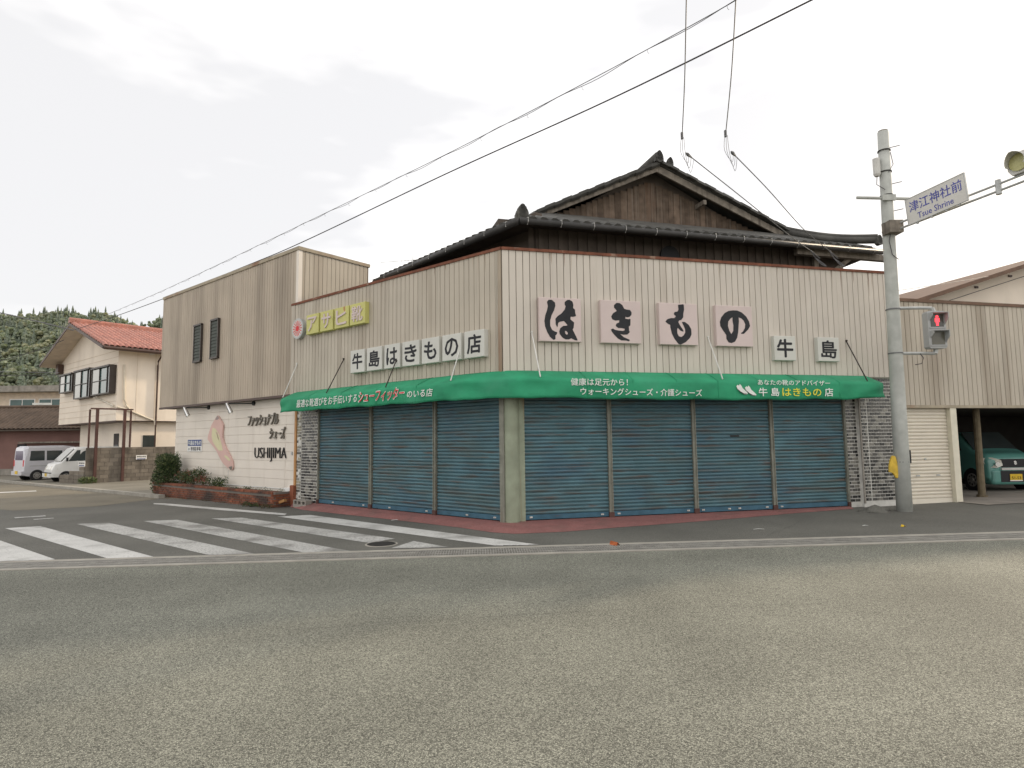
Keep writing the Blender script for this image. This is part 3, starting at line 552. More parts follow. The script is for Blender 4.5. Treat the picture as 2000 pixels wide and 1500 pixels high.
# seven white boxes on the side-street face
edges = [(684, 712), (716, 746), (750, 781), (785, 819), (823, 858), (863, 901), (906, 946)]
words = ['leftmost', 'second from the left', 'third from the left', 'middle one', 'third from the right', 'second from the right', 'rightmost, nearest the shop corner']
for (e0, e1), ch, wd in zip(edges, '牛島はきもの店', words):
    yc = 708+(675-708)*((e0+e1)/2-698)/(926-698); dp = .13; x0, z_ = on_a(e0, yc, -dp-.02); x1, _ = on_a(e1, yc, -dp-.02)
    sign_box('A', (x0+x1)/2, 3.565, x1-x0-.015, .56, 'sign_white', f'white sign box with black {ch} on the side-street face, {wd}', ch, dep=dp, cs=.68, bold=.03, group='row of seven white sign boxes')
edges = [(598, 622), (625, 650), (653, 681), (683, 713)]
for (e0, e1), ch, wd in zip(edges, 'アサヒ靴', ['first, beside the round emblem', 'second', 'third, with a rust stain', 'fourth and last']):
    yc = 639+(615-639)*((e0+e1)/2-610)/(698-610); dp = .13; x0, _ = on_a(e0, yc, -dp-.02); x1, _ = on_a(e1, yc, -dp-.02)
    t_ = sign_box('A', (x0+x1)/2, 4.75, x1-x0-.012, .53, 'sign_lime', f'yellow-green sign box with raised pale {ch}, {wd}', ch, 'sign_pink', dep=dp, cs=.70, relief=.02, bold=.02, group='row of four yellow-green sign boxes')
    if ch == 'ヒ': poly_face(MB(), [(0, 0), (1, 0), (0, 1)], xz, 0, 1); mb = MB(); poly_face(mb, [(.08, .262), (.15, .262), (.155, .16), (.13, .10), (.11, .15), (.085, .17)], xz, -dp-.0005, -dp-.0015); mb.build('rust_stain', 'wood_trim', t_)
# round emblem
ex, ez = on_a(583, 642, -.1); te = thing('round_emblem', 'round white emblem with red rayed sun left of the yellow-green signs', 'sign', C0+XA*ex-YA*.02+Vector((0, 0, ez)), ROTA)
MB().tube([(0, 0, 0), (0, -.11, 0)], .285, 32).build('drum', 'galv', te); MB().tube([(0, -.11, 0), (0, -.114, 0)], .265, 32).build('face', 'sign_white', te)
mb = MB(); mb.tube([(0, -.1142, 0), (0, -.117, 0)], .080, 24)
for i in range(16):
    a = 2*PI*i/16; d = .22; poly_face(mb, [(.09*math.cos(a-.10), .09*math.sin(a-.10)), (d*math.cos(a-.07), d*math.sin(a-.07)), (d*math.cos(a+.07), d*math.sin(a+.07)), (.09*math.cos(a+.10), .09*math.sin(a+.10))], xz, -.1142, -.1168)
mb.build('rayed_sun', 'text_red', te)
mb = MB(); ring = [(.262*math.cos(a), .262*math.sin(a)) for a in np.linspace(0, 2*PI, 40, endpoint=False)]; ri = [(.235*math.cos(a), .235*math.sin(a)) for a in np.linspace(0, 2*PI, 40, endpoint=False)]
poly_face(mb, ring, xz, -.1142, -.1155, holes=(ri,)); mb.build('ring', 'galv', te)

# ================================================================== ANNEX (taller box left of the shop)
ax = thing('annex_building', 'tall windowless metal-clad annex with white boarded ground floor beside the shop', 'building', C0+YA*.08, ROTA)
def lb(name, mat, parent, *a, **k): return MB().box(*a).build(name, mat, parent, **k)
x0, x1, zt, zb = -16.93, -7.62, 7.06, 2.95
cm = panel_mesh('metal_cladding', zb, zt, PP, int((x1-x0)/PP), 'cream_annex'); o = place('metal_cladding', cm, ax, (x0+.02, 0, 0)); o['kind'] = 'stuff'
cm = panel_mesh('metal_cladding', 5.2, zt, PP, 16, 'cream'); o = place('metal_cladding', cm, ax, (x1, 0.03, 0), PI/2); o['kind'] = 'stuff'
lb('upper_body', 'seam_dark', ax, x0+.02, x1-.002, .006, 2.42, zb, zt-.02); lb('rear_body', 'cream_back', ax, x0+.02, x1-.9, 2.43, 9, 0, zt-.3)
lb('corner_trim', 'siding_white', ax, x1-.10, x1+.024, -.026, .09, zb, zt); lb('corner_trim', 'cream_annex', ax, x0-.02, x0+.05, -.028, .1, zb, zt)
lb('parapet_cap', 'cap_mixed', ax, x0-.04, x1+.05, -.05, .10, zt, zt+.10); lb('parapet_cap', 'cap_mixed', ax, x1-.08, x1+.05, .101, 2.45, zt, zt+.098)
lb('overhang_flashing', 'brown_metal', ax, x0-.02, -7.80, -.04, .02, zb-.07, zb); lb('soffit', 'dark_wall', ax, x0, -7.75, .02, .5, zb-.05, zb-.012)
for (wx0, wx1, wz0, wz1) in ((-14.10, -13.52, 4.40, 5.70), (-12.83, -12.27, 4.41, 5.72)):
    mb = MB(); mb.box(wx0, wx0+.05, -.10, -.01, wz0, wz1); mb.box(wx1-.05, wx1, -.10, -.01, wz0, wz1); mb.box(wx0, wx1, -.11, -.01, wz1-.05, wz1+.01); mb.box(wx0, wx1, -.11, -.01, wz0-.02, wz0+.04); mb.box(wx0, wx1, -.03, -.012, wz0, wz1)
    lv = mb.build('louvre_window', 'bronze', ax)
    for i in range(11):
        z = wz0+.05+i*(wz1-wz0-.1)/11; m2 = MB(); m2.add([(wx0+.05, -.085, z), (wx1-.05, -.085, z), (wx1-.05, -.062, z+.112), (wx0+.05, -.062, z+.112), (wx0+.05, -.08, z-.006), (wx1-.05, -.08, z-.006), (wx1-.05, -.044, z+.106), (wx0+.05, -.044, z+.106)], [(0, 1, 2, 3), (4, 7, 6, 5), (0, 4, 5, 1), (2, 6, 7, 3)])
        m2.build('slat', 'louvre', lv)
# ground floor: white horizontal boards
wy = .24; wx0, wx1 = -16.10, -7.72
lb('ground_floor_body', 'siding_white', ax, wx0+.02, wx1, wy+.012, 2.4, .1, 2.9)
nb = 10; zs = np.linspace(.28, 2.90, nb+1); bmsh = MB(); hb = zs[1]-zs[0]
m_ = MB(); m_.add([(wx0, wy+.014, 0), (wx1, wy+.014, 0), (wx1, wy-.004, .006), (wx0, wy-.004, .006), (wx0, wy+.001, hb-.004), (wx1, wy+.001, hb-.004), (wx1, wy+.014, hb-.004), (wx0, wy+.014, hb-.004)], [(0, 1, 2, 3), (3, 2, 5, 4), (4, 5, 6, 7), (0, 3, 4, 7), (1, 6, 5, 2)])
bme = m_.mesh('siding_board', 'siding_white')
for i in range(nb): place('siding_board', bme, ax, (0, 0, zs[i]))
for x in (-15.9, -12.05, -8.55): lb('joint_strip', 'siding_white', ax, x, x+.012, wy-.007, wy, .28, 2.9)
lb('foundation', 'concrete', ax, wx0+.03, wx1, wy+.02, wy+.5, -.3, .285); lb('base_flashing', 'white', ax, wx0, wx1-.25, wy-.012, wy+.02, .262, .284)
# raised lettering on the boards
text('lettering', 'ファッショナブル', 'letters_steel', ax, -9.80, 2.30, 1.78, .36, y=wy-.008, depth=.05, bold=.012, shear=.25)
text('lettering', 'シューズ', 'letters_steel', ax, -8.95, 1.88, .86, .34, y=wy-.008, depth=.05, bold=.012, shear=.25)
text('lettering', 'USHIJIMA', 'black', ax, -9.36, 1.245, 1.80, .42, y=wy-.008, depth=.03, bold=-.018)
lb('wall_button', 'galv', ax, -8.22, -8.15, wy-.02, wy, 1.24, 1.33)
# shoe-shaped board
Z8 = lambda L_: [on_a(340+x/8.333, 780+y/8.333, .30) for x, y in L_]
sh_ = thing('shoe_board', 'faded pink and yellow shoe-shaped board on the white annex wall', 'sign', C0+YA*.08, ROTA)
mb = MB(); poly_face(mb, Z8([(720,265),(745,290),(790,360),(815,420),(805,520),(805,620),(830,720),(880,830),(930,920),(965,1010),(975,1090),(965,1140),(935,1150),(905,1125),(860,1085),(800,1020),(750,930),(715,850),(660,770),(600,700),(565,650),(570,600),(600,500),(630,410),(680,330)]), xz, wy-.01, wy-.06); mb.build('board', 'shoe_pink', sh_)
for pts, m2 in (([(650,460),(700,480),(745,560),(775,660),(800,760),(815,830),(750,835),(700,770),(650,690),(632,600),(635,520)], 'shoe_yellow'), ([(720,265),(755,305),(720,335),(688,330)], 'shoe_grey'), ([(845,905),(900,935),(940,990),(915,1000),(870,960),(840,925)], 'shoe_yellow'), ([(700,520),(725,540),(765,700),(735,640)], 'shoe_pink'), ([(905,1100),(965,1085),(960,1138),(935,1146)], 'letters_steel')):
    mb = MB(); poly_face(mb, Z8(pts), xz, wy-.0602, wy-.063); mb.build('colour_patch', m2, sh_)
mb = MB(); mb.tube([(on_a(447, 917, .3)[0], wy-.03, on_a(447, 917, .3)[1]), (on_a(444, 960, .3)[0], wy-.05, .1)], .008, 6); mb.build('cable', 'galv_pale', sh_)
# small parking sign
bx, bz = on_a(380, 870, .3); ps = thing('parking_sign', 'small blue and white parking sign at the left of the white annex wall', 'sign', C0+YA*.08+XA*bx+YA*(wy-.01)+Vector((0, 0, bz)), ROTA)
lb('board', 'white', ps, -.56, .56, -.012, 0, -.21, .21); lb('blue_panel', 'blue_sign', ps, -.54, .54, -.0145, -.012, -.02, .20)
text('lettering', '牛島はきもの', 'text_white', ps, 0, .09, 1.0, .16, y=-.0148, depth=.002, bold=.02); text('lettering', '← 専用駐車場', 'text_dark', ps, 0, -.115, .95, .13, y=-.0123, depth=.002, bold=.012)
# two spot lamps on arms
for sx in (-13.5, -10.45):
    sp = thing('spot_lamp', 'silver spot lamp on a dark arm, %s one above the white wall' % ('left' if sx < -12 else 'right'), 'lamp', C0+YA*.08+XA*sx+Vector((0, 0, 2.80)), ROTA, 'spot lamps above the white wall')
    mb = MB(); mb.tube([(.05, wy, .02), (.0, wy-.04, .02), (-.62, wy-.55, .02)], .018, 6); mb.tube([(.05, wy+.0, .02), (.05, wy-.05, .02)], .07, 10); mb.build('arm', 'black', sp)
    mb = MB(); mb.tube([(-.62, wy-.55, .04), (-.60, wy-.52, -.05), (-.54, wy-.44, -.26)], [.045, .055, .075], 10); mb.build('housing', 'chrome', sp)
    MB().tube([(-.54, wy-.44, -.262), (-.535, wy-.433, -.28)], .068, 10).build('lens', 'lamp', sp)
# brick planter in front of the white wall
pl = thing('brick_planter', 'low weathered red brick planter in front of the white annex wall', 'planter', C0+YA*.08, ROTA)
px0, px1, py0, py1 = -15.95, -7.72, -.52, .10
lb('mortar_core', 'mortar', pl, px0+.01, px1-.01, py0+.01, py0+.10, -.35, .255); lb('mortar_core', 'mortar', pl, px0+.012, px0+.10, py0+.1, wy, -.35, .253); lb('soil', 'soil', pl, px0+.1, px1-.02, py0+.1, wy, -.3, .19)
bk = MB().box(0, .203, -.012, .06, 0, .054).mesh('brick', 'brick'); bt = MB().box(0, .094, -.012, .205, 0, .060).mesh('brick', 'brick'); r = random.Random(5)
for row in range(6):
    z = -.20+row*.069; x = px0 - (.11 if row % 2 else 0)
    if row < 5:
        while x < px1-.22:
            if x >= px0-.02: place('brick', bk, pl, (x, py0+r.uniform(-.004, .004), z))
            x += .222
for i in range(int((px1-px0)/.107)): place('brick', bt, pl, (px0+i*.107, py0-.006+r.uniform(-.003, .003), .20+r.uniform(-.003, .003)))
lb('mortar_core', 'mortar', pl, px1-.10, px1-.012, py0+.1, wy-.02, -.35, .254)
for row in range(6):
    for c in range(3): place('brick', bk, pl, (px1, py0+c*.222-(.11 if row % 2 else 0)+.02, -.20+row*.069), PI/2)
lb('end_pier', 'brick', pl, px1-.02, px1+.16, wy-.32, wy-.02, -.1, .42)
lb('white_box', 'white', ax, -8.35, -8.0, wy-.14, wy-.012, .06, .32)

# ================================================================== OLD TILED HOUSE BEHIND THE PARAPET
E0 = on_plane(1018, 428, (0, 0, 6.55), (0, 0, 1)); E1 = on_plane(1722, 489, (0, 0, 6.55), (0, 0, 1)); EL = on_plane(780, 528, (0, 0, 6.55), (0, 0, 1))
hd = (E1-E0); HX = hd.normalized(); HY = Vector((-HX.y, HX.x, 0)); ROTH = math.atan2(HX.y, HX.x); LEN = hd.length
oh = thing('tiled_house', 'old timber house with dark tiled gable roof rising behind the shop parapet', 'house', E0-Vector((0, 0, 6.55)), ROTH)
ld = Vector(((EL-E0).dot(HX), (EL-E0).dot(HY), 0)); LL = ld.length*1.25; ld.normalize(); ZE = 6.55
SB = 2.0
def hl(px, py, y): P = on_plane(px, py, E0+HY*y, HY); return (P-E0).dot(HX), P.z
gpk = hl(1268, 330, SB); gl = hl(1052, 418, SB); gr_ = hl(1512, 463, SB)
DEP = 7.5
# roof skirt and main slopes (closed hull with thickness)
xl, xr, zg = gl[0], gr_[0], (gl[1]+gr_[1])/2-.05
pkx, pkz = gpk[0], gpk[1]+.02
eL = ld*LL
mb = MB()
V_ = [(0, 0, ZE), (LEN, 0, ZE), (LEN+1.0, DEP+2, ZE), (eL.x, eL.y, ZE), (xl-.25, SB-.35, zg), (xr+.25, SB-.35, zg), (pkx, SB-.45, pkz), (pkx, DEP, pkz), (xr+.3, DEP, zg), (xl-1.4, DEP-.5, zg-.2)]
mb.add(V_, [(0, 1, 5, 4), (0, 4, 9, 3), (4, 6, 7, 9), (1, 2, 8, 5), (5, 8, 7, 6), (9, 7, 8)])
rf = mb.build('roof', 'roof_tile', oh)
sd = rf.modifiers.new('thick', 'SOLIDIFY'); sd.thickness = .06; sd.offset = -1
# walls below the eaves, dark
mb = MB(); mb.box(.55, LEN-.7, .62, .75, 4.6, ZE+.1); mb.build('front_wall', 'dark_wall', oh)
nrm = Vector((ld.y, -ld.x, 0)); nrm = nrm if nrm.x > 0 else -nrm
a = Vector((.55, .62, 0)); b = a + ld*(LL-.5)
mb = MB(); mb.add([(a.x, a.y, 4.6), (b.x, b.y, 4.6), (b.x, b.y, 7.0), (a.x, a.y, 7.0), (a.x+nrm.x*.2, a.y+nrm.y*.2, 4.6), (b.x+nrm.x*.2, b.y+nrm.y*.2, 4.6), (b.x+nrm.x*.2, b.y+nrm.y*.2, 7.0), (a.x+nrm.x*.2, a.y+nrm.y*.2, 7.0)], [(0, 1, 2, 3), (4, 7, 6, 5), (0, 3, 7, 4), (1, 5, 6, 2), (3, 2, 6, 7)]); mb.build('side_wall', 'dark_wall', oh)
mb = MB(); mb.add([(.05, .05, ZE-.05), (LEN-.1, .05, ZE-.05), (LEN-.2, 1.0, ZE+.1), (.5, 1.0, ZE+.1)], [(0, 1, 2, 3)]); mb.add([(.0, .05, ZE-.05), (eL.x+.1, eL.y, ZE-.05), (eL.x+1, eL.y+.3, ZE+.1), (.8, .7, ZE+.1)], [(0, 1, 2, 3)]); mb.build('soffit', 'soffit', oh)
for i in range(38): x = .35+i*.25; lb('corrugation', 'dark_wall', oh, x, x+.12, .585, .62, 5.0, ZE+.1) if i < 34 else None
# gable wall: vertical boards
gw = MB()
def gz_at(x): return zg-.1+(pkz-.30-zg)*max(0, 1-abs(x-pkx)/((pkx-xl) if x < pkx else (xr-pkx)))
x = xl+.35; r = random.Random(11); nbd = 0
while x < xr-.3:
    w = .17+r.uniform(-.02, .03); zt_ = min(gz_at(x), gz_at(x+w)); dy = r.uniform(-.006, .006)
    if zt_ > zg+.02: m2 = MB(); m2.box(x, x+w-.008, SB+dy, SB+.03, zg-.28+r.uniform(-.03, .02), zt_+.05); m2.build('gable_board', 'wood_board', oh)
    x += w
mb = MB(); mb.add([(xl, SB+.04, zg-.3), (xr, SB+.04, zg-.3), (pkx, SB+.04, pkz-.05)], [(0, 1, 2)]); mb.build('gable_backing', 'dark_wall', oh)
# bargeboards, verge tiles and ridge
for sgn, xe in ((-1, xl-.2), (1, xr+.2)):
    a = Vector((pkx, SB-.42, pkz-.06)); b = Vector((xe, SB-.42, zg-.03)); d = (b-a); up = Vector((0, 0, 1))
    mb = MB(); q = [(a, 0), (b, 0)]
    mb.add([a-up*.02, b-up*.02, b-up*.20, a-up*.22, a-up*.02+Vector((0, .05, 0)), b-up*.02+Vector((0, .05, 0)), b-up*.20+Vector((0, .05, 0)), a-up*.22+Vector((0, .05, 0))], [(0, 1, 2, 3), (4, 7, 6, 5), (0, 4, 5, 1), (3, 2, 6, 7)]); mb.build('bargeboard', 'wood_grey', oh)
    mb = MB(); mb.add([a-up*.05+Vector((0, .06, 0)), b-up*.05+Vector((0, .06, 0)), b-up*.02+Vector((0, .42, 0)), a-up*.02+Vector((0, .42, 0))], [(0, 1, 2, 3)]); mb.build('verge_soffit', 'soffit', oh)
    n_ = 15; L_ = d.length
    tm = MB(); st = L_/n_; tm.prism([(-.14, 0), (-.13, .07), (-.06, .115), (.06, .10), (.14, .05), (.14, 0)], lambda u, v, w: (w, u, v), 0, st*1.12)
    tme = tm.mesh('verge_tile', 'roof_tile')
    for i in range(n_):
        p = a.lerp(b, (i)/n_); ang = math.atan2(d.z, d.x)
        place('verge_tile', tme, oh, (p.x, p.y, p.z+.015+.018*(i % 2)), rot=(0, -ang, 0))
lb('purlin_end', 'wood_grey', oh, xr-2.6, xr-2.5, SB-.42, SB+.02, zg+.62, zg+.74)
mb = MB(); mb.tube([(pkx, SB-.55, pkz+.10), (pkx, DEP, pkz+.10)], .13, 8); mb.build('ridge', 'roof_tile', oh, smooth=True)
def ornament(p, s=1.):
    mb = MB()
    for dz, rr, hh in ((0, .20, .18), (.16, .23, .16), (.30, .17, .15), (.41, .10, .08)): mb.tube([(p[0], p[1]-.12*s, p[2]+dz*s), (p[0], p[1]+.16*s, p[2]+dz*s)], rr*s, 10)
    mb.box(p[0]-.26*s, p[0]+.26*s, p[1]-.08*s, p[1]+.12*s, p[2]-.12*s, p[2]+.12*s); mb.build('ridge_ornament', 'roof_tile', oh, smooth=False)
ornament((pkx, SB-.55, pkz+.0), .48); ornament((pkx+.36, SB-.50, pkz-.06), .36); ornament((.04, .06, ZE+.05), .62)
# eave tiles along the front and the side-street eave, gutters with hangers
et = MB(); et.prism([(-.115, 0), (-.10, .06), (-.05, .095), (.03, .09), (.085, .05), (.115, .0)], lambda u, v, w: (u, w, v), -.10, .45); ete = et.mesh('eave_tile', 'roof_tile')
n_ = int(LEN/.26)
for i in range(1, n_): place('eave_tile', ete, oh, (i*.26, 0, ZE+.0), rot=(math.radians(24), 0, 0))
angl = math.atan2(ld.y, ld.x)-PI/2+PI/2
for i in range(1, int(LL/.27)):
    p = ld*(i*.27); place('eave_tile', ete, oh, (p.x, p.y, ZE+.0), rot=(math.radians(22), 0, angl-PI))
mb = MB(); mb.tube([(-.05, -.07, ZE-.06), (LEN-.05, -.07, ZE-.07)], .075, 10); mb.build('gutter', 'gutter_dark', oh, smooth=True)
off = -nrm*.08
mb = MB(); mb.tube([(off.x, off.y, ZE-.06), (ld.x*LL+off.x, ld.y*LL+off.y, ZE-.08)], .085, 10); mb.build('gutter', 'gutter_dark', oh, smooth=True)
for i in range(13):
    x = .12+i*.80; m2 = MB(); m2.tube([(x, -.05, ZE+.03), (x, -.15, ZE+.0), (x, -.155, ZE-.09), (x, -.08, ZE-.145)], .008, 4); m2.build('gutter_hanger', 'galv_pale', oh)
for i in range(9):
    p = ld*(.35+i*.8)+off; q = -nrm*.085; m2 = MB(); m2.tube([(p.x-q.x*.6, p.y-q.y*.6, ZE+.04), (p.x+q.x, p.y+q.y, ZE), (p.x+q.x, p.y+q.y, ZE-.12)], .008, 4); m2.build('gutter_hanger', 'galv_pale', oh)
# right-hand corner ridge running down to the eave
a = Vector((xr+.05, SB-.4, zg+.05)); b = Vector((LEN-.05, .05, ZE+.30)); mb = MB()
pts = [a.lerp(b, k/8)+Vector((0, 0, -.10*math.sin(PI*k/8))) for k in range(9)]
mb.tube(pts, .10, 8); mb.tube([p+Vector((0, 0, .10)) for p in pts], .065, 8); mb.build('corner_ridge', 'roof_tile', oh, smooth=True); ornament((LEN-.05, .02, ZE+.22), .40)
lb('eave_beam', 'wood_grey', oh, LEN-2.6, LEN+.5, .12, .26, ZE-.24, ZE-.08); lb('corner_post', 'wood_grey', oh, LEN-1.75, LEN-1.6, .5, .62, 5.3, ZE-.1)
mb = MB(); mb.tube([(LEN-1.9, .55, 5.45), (LEN-.75, .25, ZE-.15)], .07, 6); mb.build('brace', 'wood_grey', oh)
MB().tube([(4.05, .55, 6.15), (4.05, .62, 6.15)], .26, 16).build('vent', 'black', oh)
mb = MB(); mb.box(0, LEN-1.2, SB+.1, DEP, 4, zg-.1); mb.build('body', 'dark_wall', oh)
# television aerial lying on the side roof
an = thing('roof_aerial', 'thin television aerial on the side eave of the tiled house', 'aerial', E0+(HX*ld.x+HY*ld.y)*4.6)
mb = MB(); bx_ = Vector((-.95, .15, .12)); mb.tube([(0, 0, -.1), (0, 0, .25)], .012, 6); mb.tube([(.15, 0, .14), tuple(bx_)], .008, 5)
mb.build('mast', 'galv', an)
for k in range(5): p = Vector((.1, 0, .14)).lerp(bx_, .05+k*.09); m2 = MB(); m2.tube([p+Vector((0, -.06, -.06)), p+Vector((0, .06, .06))], .006, 4); m2.build('element', 'galv', an)

# ================================================================== GARAGE BUILDING (right of the pole)
gg = thing('garage_building', 'cream metal-clad garage with one roller door and an open car bay', 'building', C0, ROTB)
GZB, GZT = 2.30, 4.79
gmn = panel_mesh('cladding_panel', GZB, GZT)
for k in range(33): place('cladding_panel', gmn, gg, (9.46+PP*k, 0, 0))
o = place('metal_cladding', panel_mesh('metal_cladding', GZB, GZT, PP, 60), gg, (9.46+PP*33, 0, 0)); o['kind'] = 'stuff'
lb('wall_backing', 'seam_dark', gg, 9.42, 23, .006, .12, GZB+.01, GZT); lb('parapet_cap', 'cap_brown', gg, 9.42, 23.1, -.05, .16, GZT, GZT+.075); lb('lower_flashing', 'cap_mixed', gg, 9.42, 23, -.035, .14, GZB-.07, GZB-.002)
s_ = shutter(9.42, 11.045, 'B', None, 'garage_cream', 'garage_cream', 2.36, .10, .082, 30, .12, -.03); s_.parent = gg; s_.location = (0, 0, 0); s_.rotation_euler = (0, 0, 0)
for c in s_.children: c.name = 'bottom_bar'
for x in (10.02, 10.62): MB().box(x, x+.10, .07, .09, .62, .65).build('handle', 'galv', s_)
MB().tube([(10.32, .09, 1.02), (10.32, .07, 1.02)], .025, 8).build('lock', 'galv', s_)
lb('door_post', 'post_cream', gg, 11.05, 11.235, -.02, .2, -.15, GZB-.07); lb('dark_plate', 'black', gg, 9.60, 9.68, .05, .085, .62, 1.12)
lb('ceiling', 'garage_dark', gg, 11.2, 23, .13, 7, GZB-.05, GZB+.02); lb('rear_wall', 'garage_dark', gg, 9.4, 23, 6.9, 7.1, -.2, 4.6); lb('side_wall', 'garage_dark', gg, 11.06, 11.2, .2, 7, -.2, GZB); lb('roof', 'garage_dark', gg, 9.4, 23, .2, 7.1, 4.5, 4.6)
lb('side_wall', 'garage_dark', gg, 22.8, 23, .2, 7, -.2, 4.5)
mb = MB(); mb.add([C0+XB*11.06-YB*.75, C0+XB*23-YB*.75, C0+XB*23+YB*7, C0+XB*11.06+YB*7], [(0, 1, 2, 3)]); mb.v = [(p[0], p[1], gz(p[0], .012)) for p in mb.v]; mb.build('garage_floor', 'floor_conc', kind='structure')
mb = MB(); mb.tube([(12.60, .62, -.02), (12.62, .62, 2.28)], [.085, .075], 10); mb.tube([(12.60, .62, -.02), (12.60, .62, .06)], .12, 10); mb.build('timber_post', 'bamboo', gg)

# gabled building behind the garage
gbz = thing('gabled_building', 'pale gabled building with wide eaves behind the garage', 'building', C0+YB*8.2, ROTB)
def gq(px, py, y=0.): P = on_plane(px, py, C0+YB*(8.2+y), YB); return (P-C0).dot(XB), P.z
ra, rb = gq(1800, 581, -1.0), gq(2000, 516, -1.0); sl_ = (rb[1]-ra[1])/(rb[0]-ra[0]); pk = ra[0]+9.5; zp = ra[1]+sl_*9.5
w0 = gq(1883, 588, 0.); 
mb = MB(); mb.add([(ra[0]-.8, -1.0, ra[1]-sl_*.8), (pk, -1.0, zp), (pk+9.5, -1.0, ra[1]), (ra[0]-.8, 9, ra[1]-sl_*.8), (pk, 9, zp), (pk+9.5, 9, ra[1])], [(0, 1, 4, 3), (1, 2, 5, 4)]); o = mb.build('roof', 'cap_brown', gbz); sd = o.modifiers.new('thick', 'SOLIDIFY'); sd.thickness = .16; sd.offset = -1
mb = MB(); e_ = 1.1; mb.add([(ra[0]+e_, 0, -.2), (pk+9.5-e_, 0, -.2), (pk+9.5-e_, 0, ra[1]+sl_*e_-.10), (pk, 0, zp-.12), (ra[0]+e_, 0, ra[1]+sl_*e_-.10)] + [(ra[0]+e_, 8.5, -.2), (pk+9.5-e_, 8.5, -.2), (pk+9.5-e_, 8.5, ra[1]+sl_*e_-.10), (pk, 8.5, zp-.12), (ra[0]+e_, 8.5, ra[1]+sl_*e_-.10)], [(0, 1, 2, 3, 4), (9, 8, 7, 6, 5), (0, 5, 6, 1), (1, 6, 7, 2), (4, 9, 5, 0)]); mb.build('wall', 'house_wall', gbz)
mb = MB(); mb.tube([(ra[0]+e_+.2, -.02, ra[1]+sl_*(e_+.2)-.55), (pk, -.02, zp-.60)], .012, 5); mb.build('wall_cable', 'wire', gbz)
for k in (.42, .62): lb('wall_vent', 'brown_metal', gbz, ra[0]+9.5*k-.08, ra[0]+9.5*k+.08, -.05, 0, ra[1]+sl_*9.5*k-.42, ra[1]+sl_*9.5*k-.33)

# ================================================================== HOUSE WITH RED ROOF (left)
H0 = at_y(226, 822, 32.); H0.z = 0
rh = thing('red_roofed_house', 'two-storey cream house with red tiled gable roof and jettied upper floor', 'house', H0, ROTA)
def ha(px, py, y=0.): P = on_plane(px, py, H0+YA*y, YA); return (P-H0).dot(XA), P.z
def hx(px, py): P = on_plane(px, py, H0, XA); return (P-H0).dot(YA), P.z
WL = ha(118, 760)[0]; zo = ha(226, 821)[1]; ze = ha(226, 674)[1]; pk_ = ha(161, 619, -.9); pz = pk_[1]; pxm = WL/2
DPH = 11.
zwl = ze
mb = MB(); mb.add([(WL, 0, zo), (0, 0, zo), (0, 0, ze), (pxm, 0, pz-.25), (WL, 0, ze)] + [(WL, DPH, zo), (0, DPH, zo), (0, DPH, ze), (pxm, DPH, pz-.25), (WL, DPH, ze)], [(0, 1, 2, 3, 4), (9, 8, 7, 6, 5), (1, 6, 7, 2), (0, 5, 6, 1), (4, 9, 5, 0)]); mb.build('upper_wall', 'house_wall', rh)
lb('lower_wall', 'house_wall', rh, WL+1.0, -.35, .9, DPH-.3, -.4, zo-.01); lb('jetty_soffit', 'brown_metal', rh, WL+.02, -.02, .02, DPH-.5, zo-.05, zo-.004)
nl = 12
for i in range(1, nl): z = zo+(ze-zo)*i/nl; lb('siding_joint', 'soffit_cream', rh, WL+.02, -.02, -.012, .004, z, z+.025)
for y in (.9, 1.8): lb('siding_joint', 'soffit_cream', rh, -.004, .008, y, y+.02, zo, ze)
ov, oe = .95, .75; slp = (pz-ze)/(-pxm)*.98
# red roof slopes: rows of rolled tiles as real relief
def tile_slope(xa, xb, name='roof_tiles'):
    """xa ridge, xb eave (local x)"""
    nu, nv = 46, 15; y0, y1 = -ov, DPH+.3; mb = MB(); us = np.linspace(0, nu, nu*6+1); rows = []
    for j in range(nv):
        for e in (0, .97): rows.append((j+e, .085*(1-e) ))
    for (v, lift) in rows:
        q = v/nv; x = xa+(xb-xa)*q; zc = pz-.10+ (ze-slp*oe-pz+.10)*q
        for u in us:
            ph = u % 1.; mb.v.append((x, y0+(y1-y0)*u/nu, zc+lift+.085*abs(math.sin(PI*ph))**.8))
    n = len(us); mb.f = [(i*n+k, i*n+k+1, (i+1)*n+k+1, (i+1)*n+k) for i in range(len(rows)-1) for k in range(n-1)]; mb.m = [0]*len(mb.f)
    return mb.build(name, 'red_tile', rh, kind='stuff')
tile_slope(pxm, oe); tile_slope(pxm, WL-oe)
for sgn, xe in ((1, oe), (-1, WL-oe)):
    zee = ze-slp*oe-.03
    mb = MB(); mb.add([(pxm, -ov, pz-.12), (xe, -ov, zee), (xe, DPH+.3, zee), (pxm, DPH+.3, pz-.12), (pxm, -ov, pz-.24), (xe, -ov, zee-.13), (xe, DPH+.3, zee-.13), (pxm, DPH+.3, pz-.24)], [(0, 3, 2, 1), (4, 5, 6, 7), (0, 1, 5, 4), (1, 2, 6, 5), (3, 7, 6, 2)]); mb.build('roof_deck', 'soffit_cream', rh)
    mb = MB(); mb.add([(pxm, -ov-.03, pz-.08), (xe, -ov-.03, zee+.03), (xe, -ov-.03, zee-.13), (pxm, -ov-.03, pz-.25), (pxm, -ov-.004, pz-.08), (xe, -ov-.004, zee+.03), (xe, -ov-.004, zee-.13), (pxm, -ov-.004, pz-.25)], [(0, 1, 2, 3), (7, 6, 5, 4), (0, 4, 5, 1), (3, 2, 6, 7)]); mb.build('bargeboard', 'brown_metal', rh)
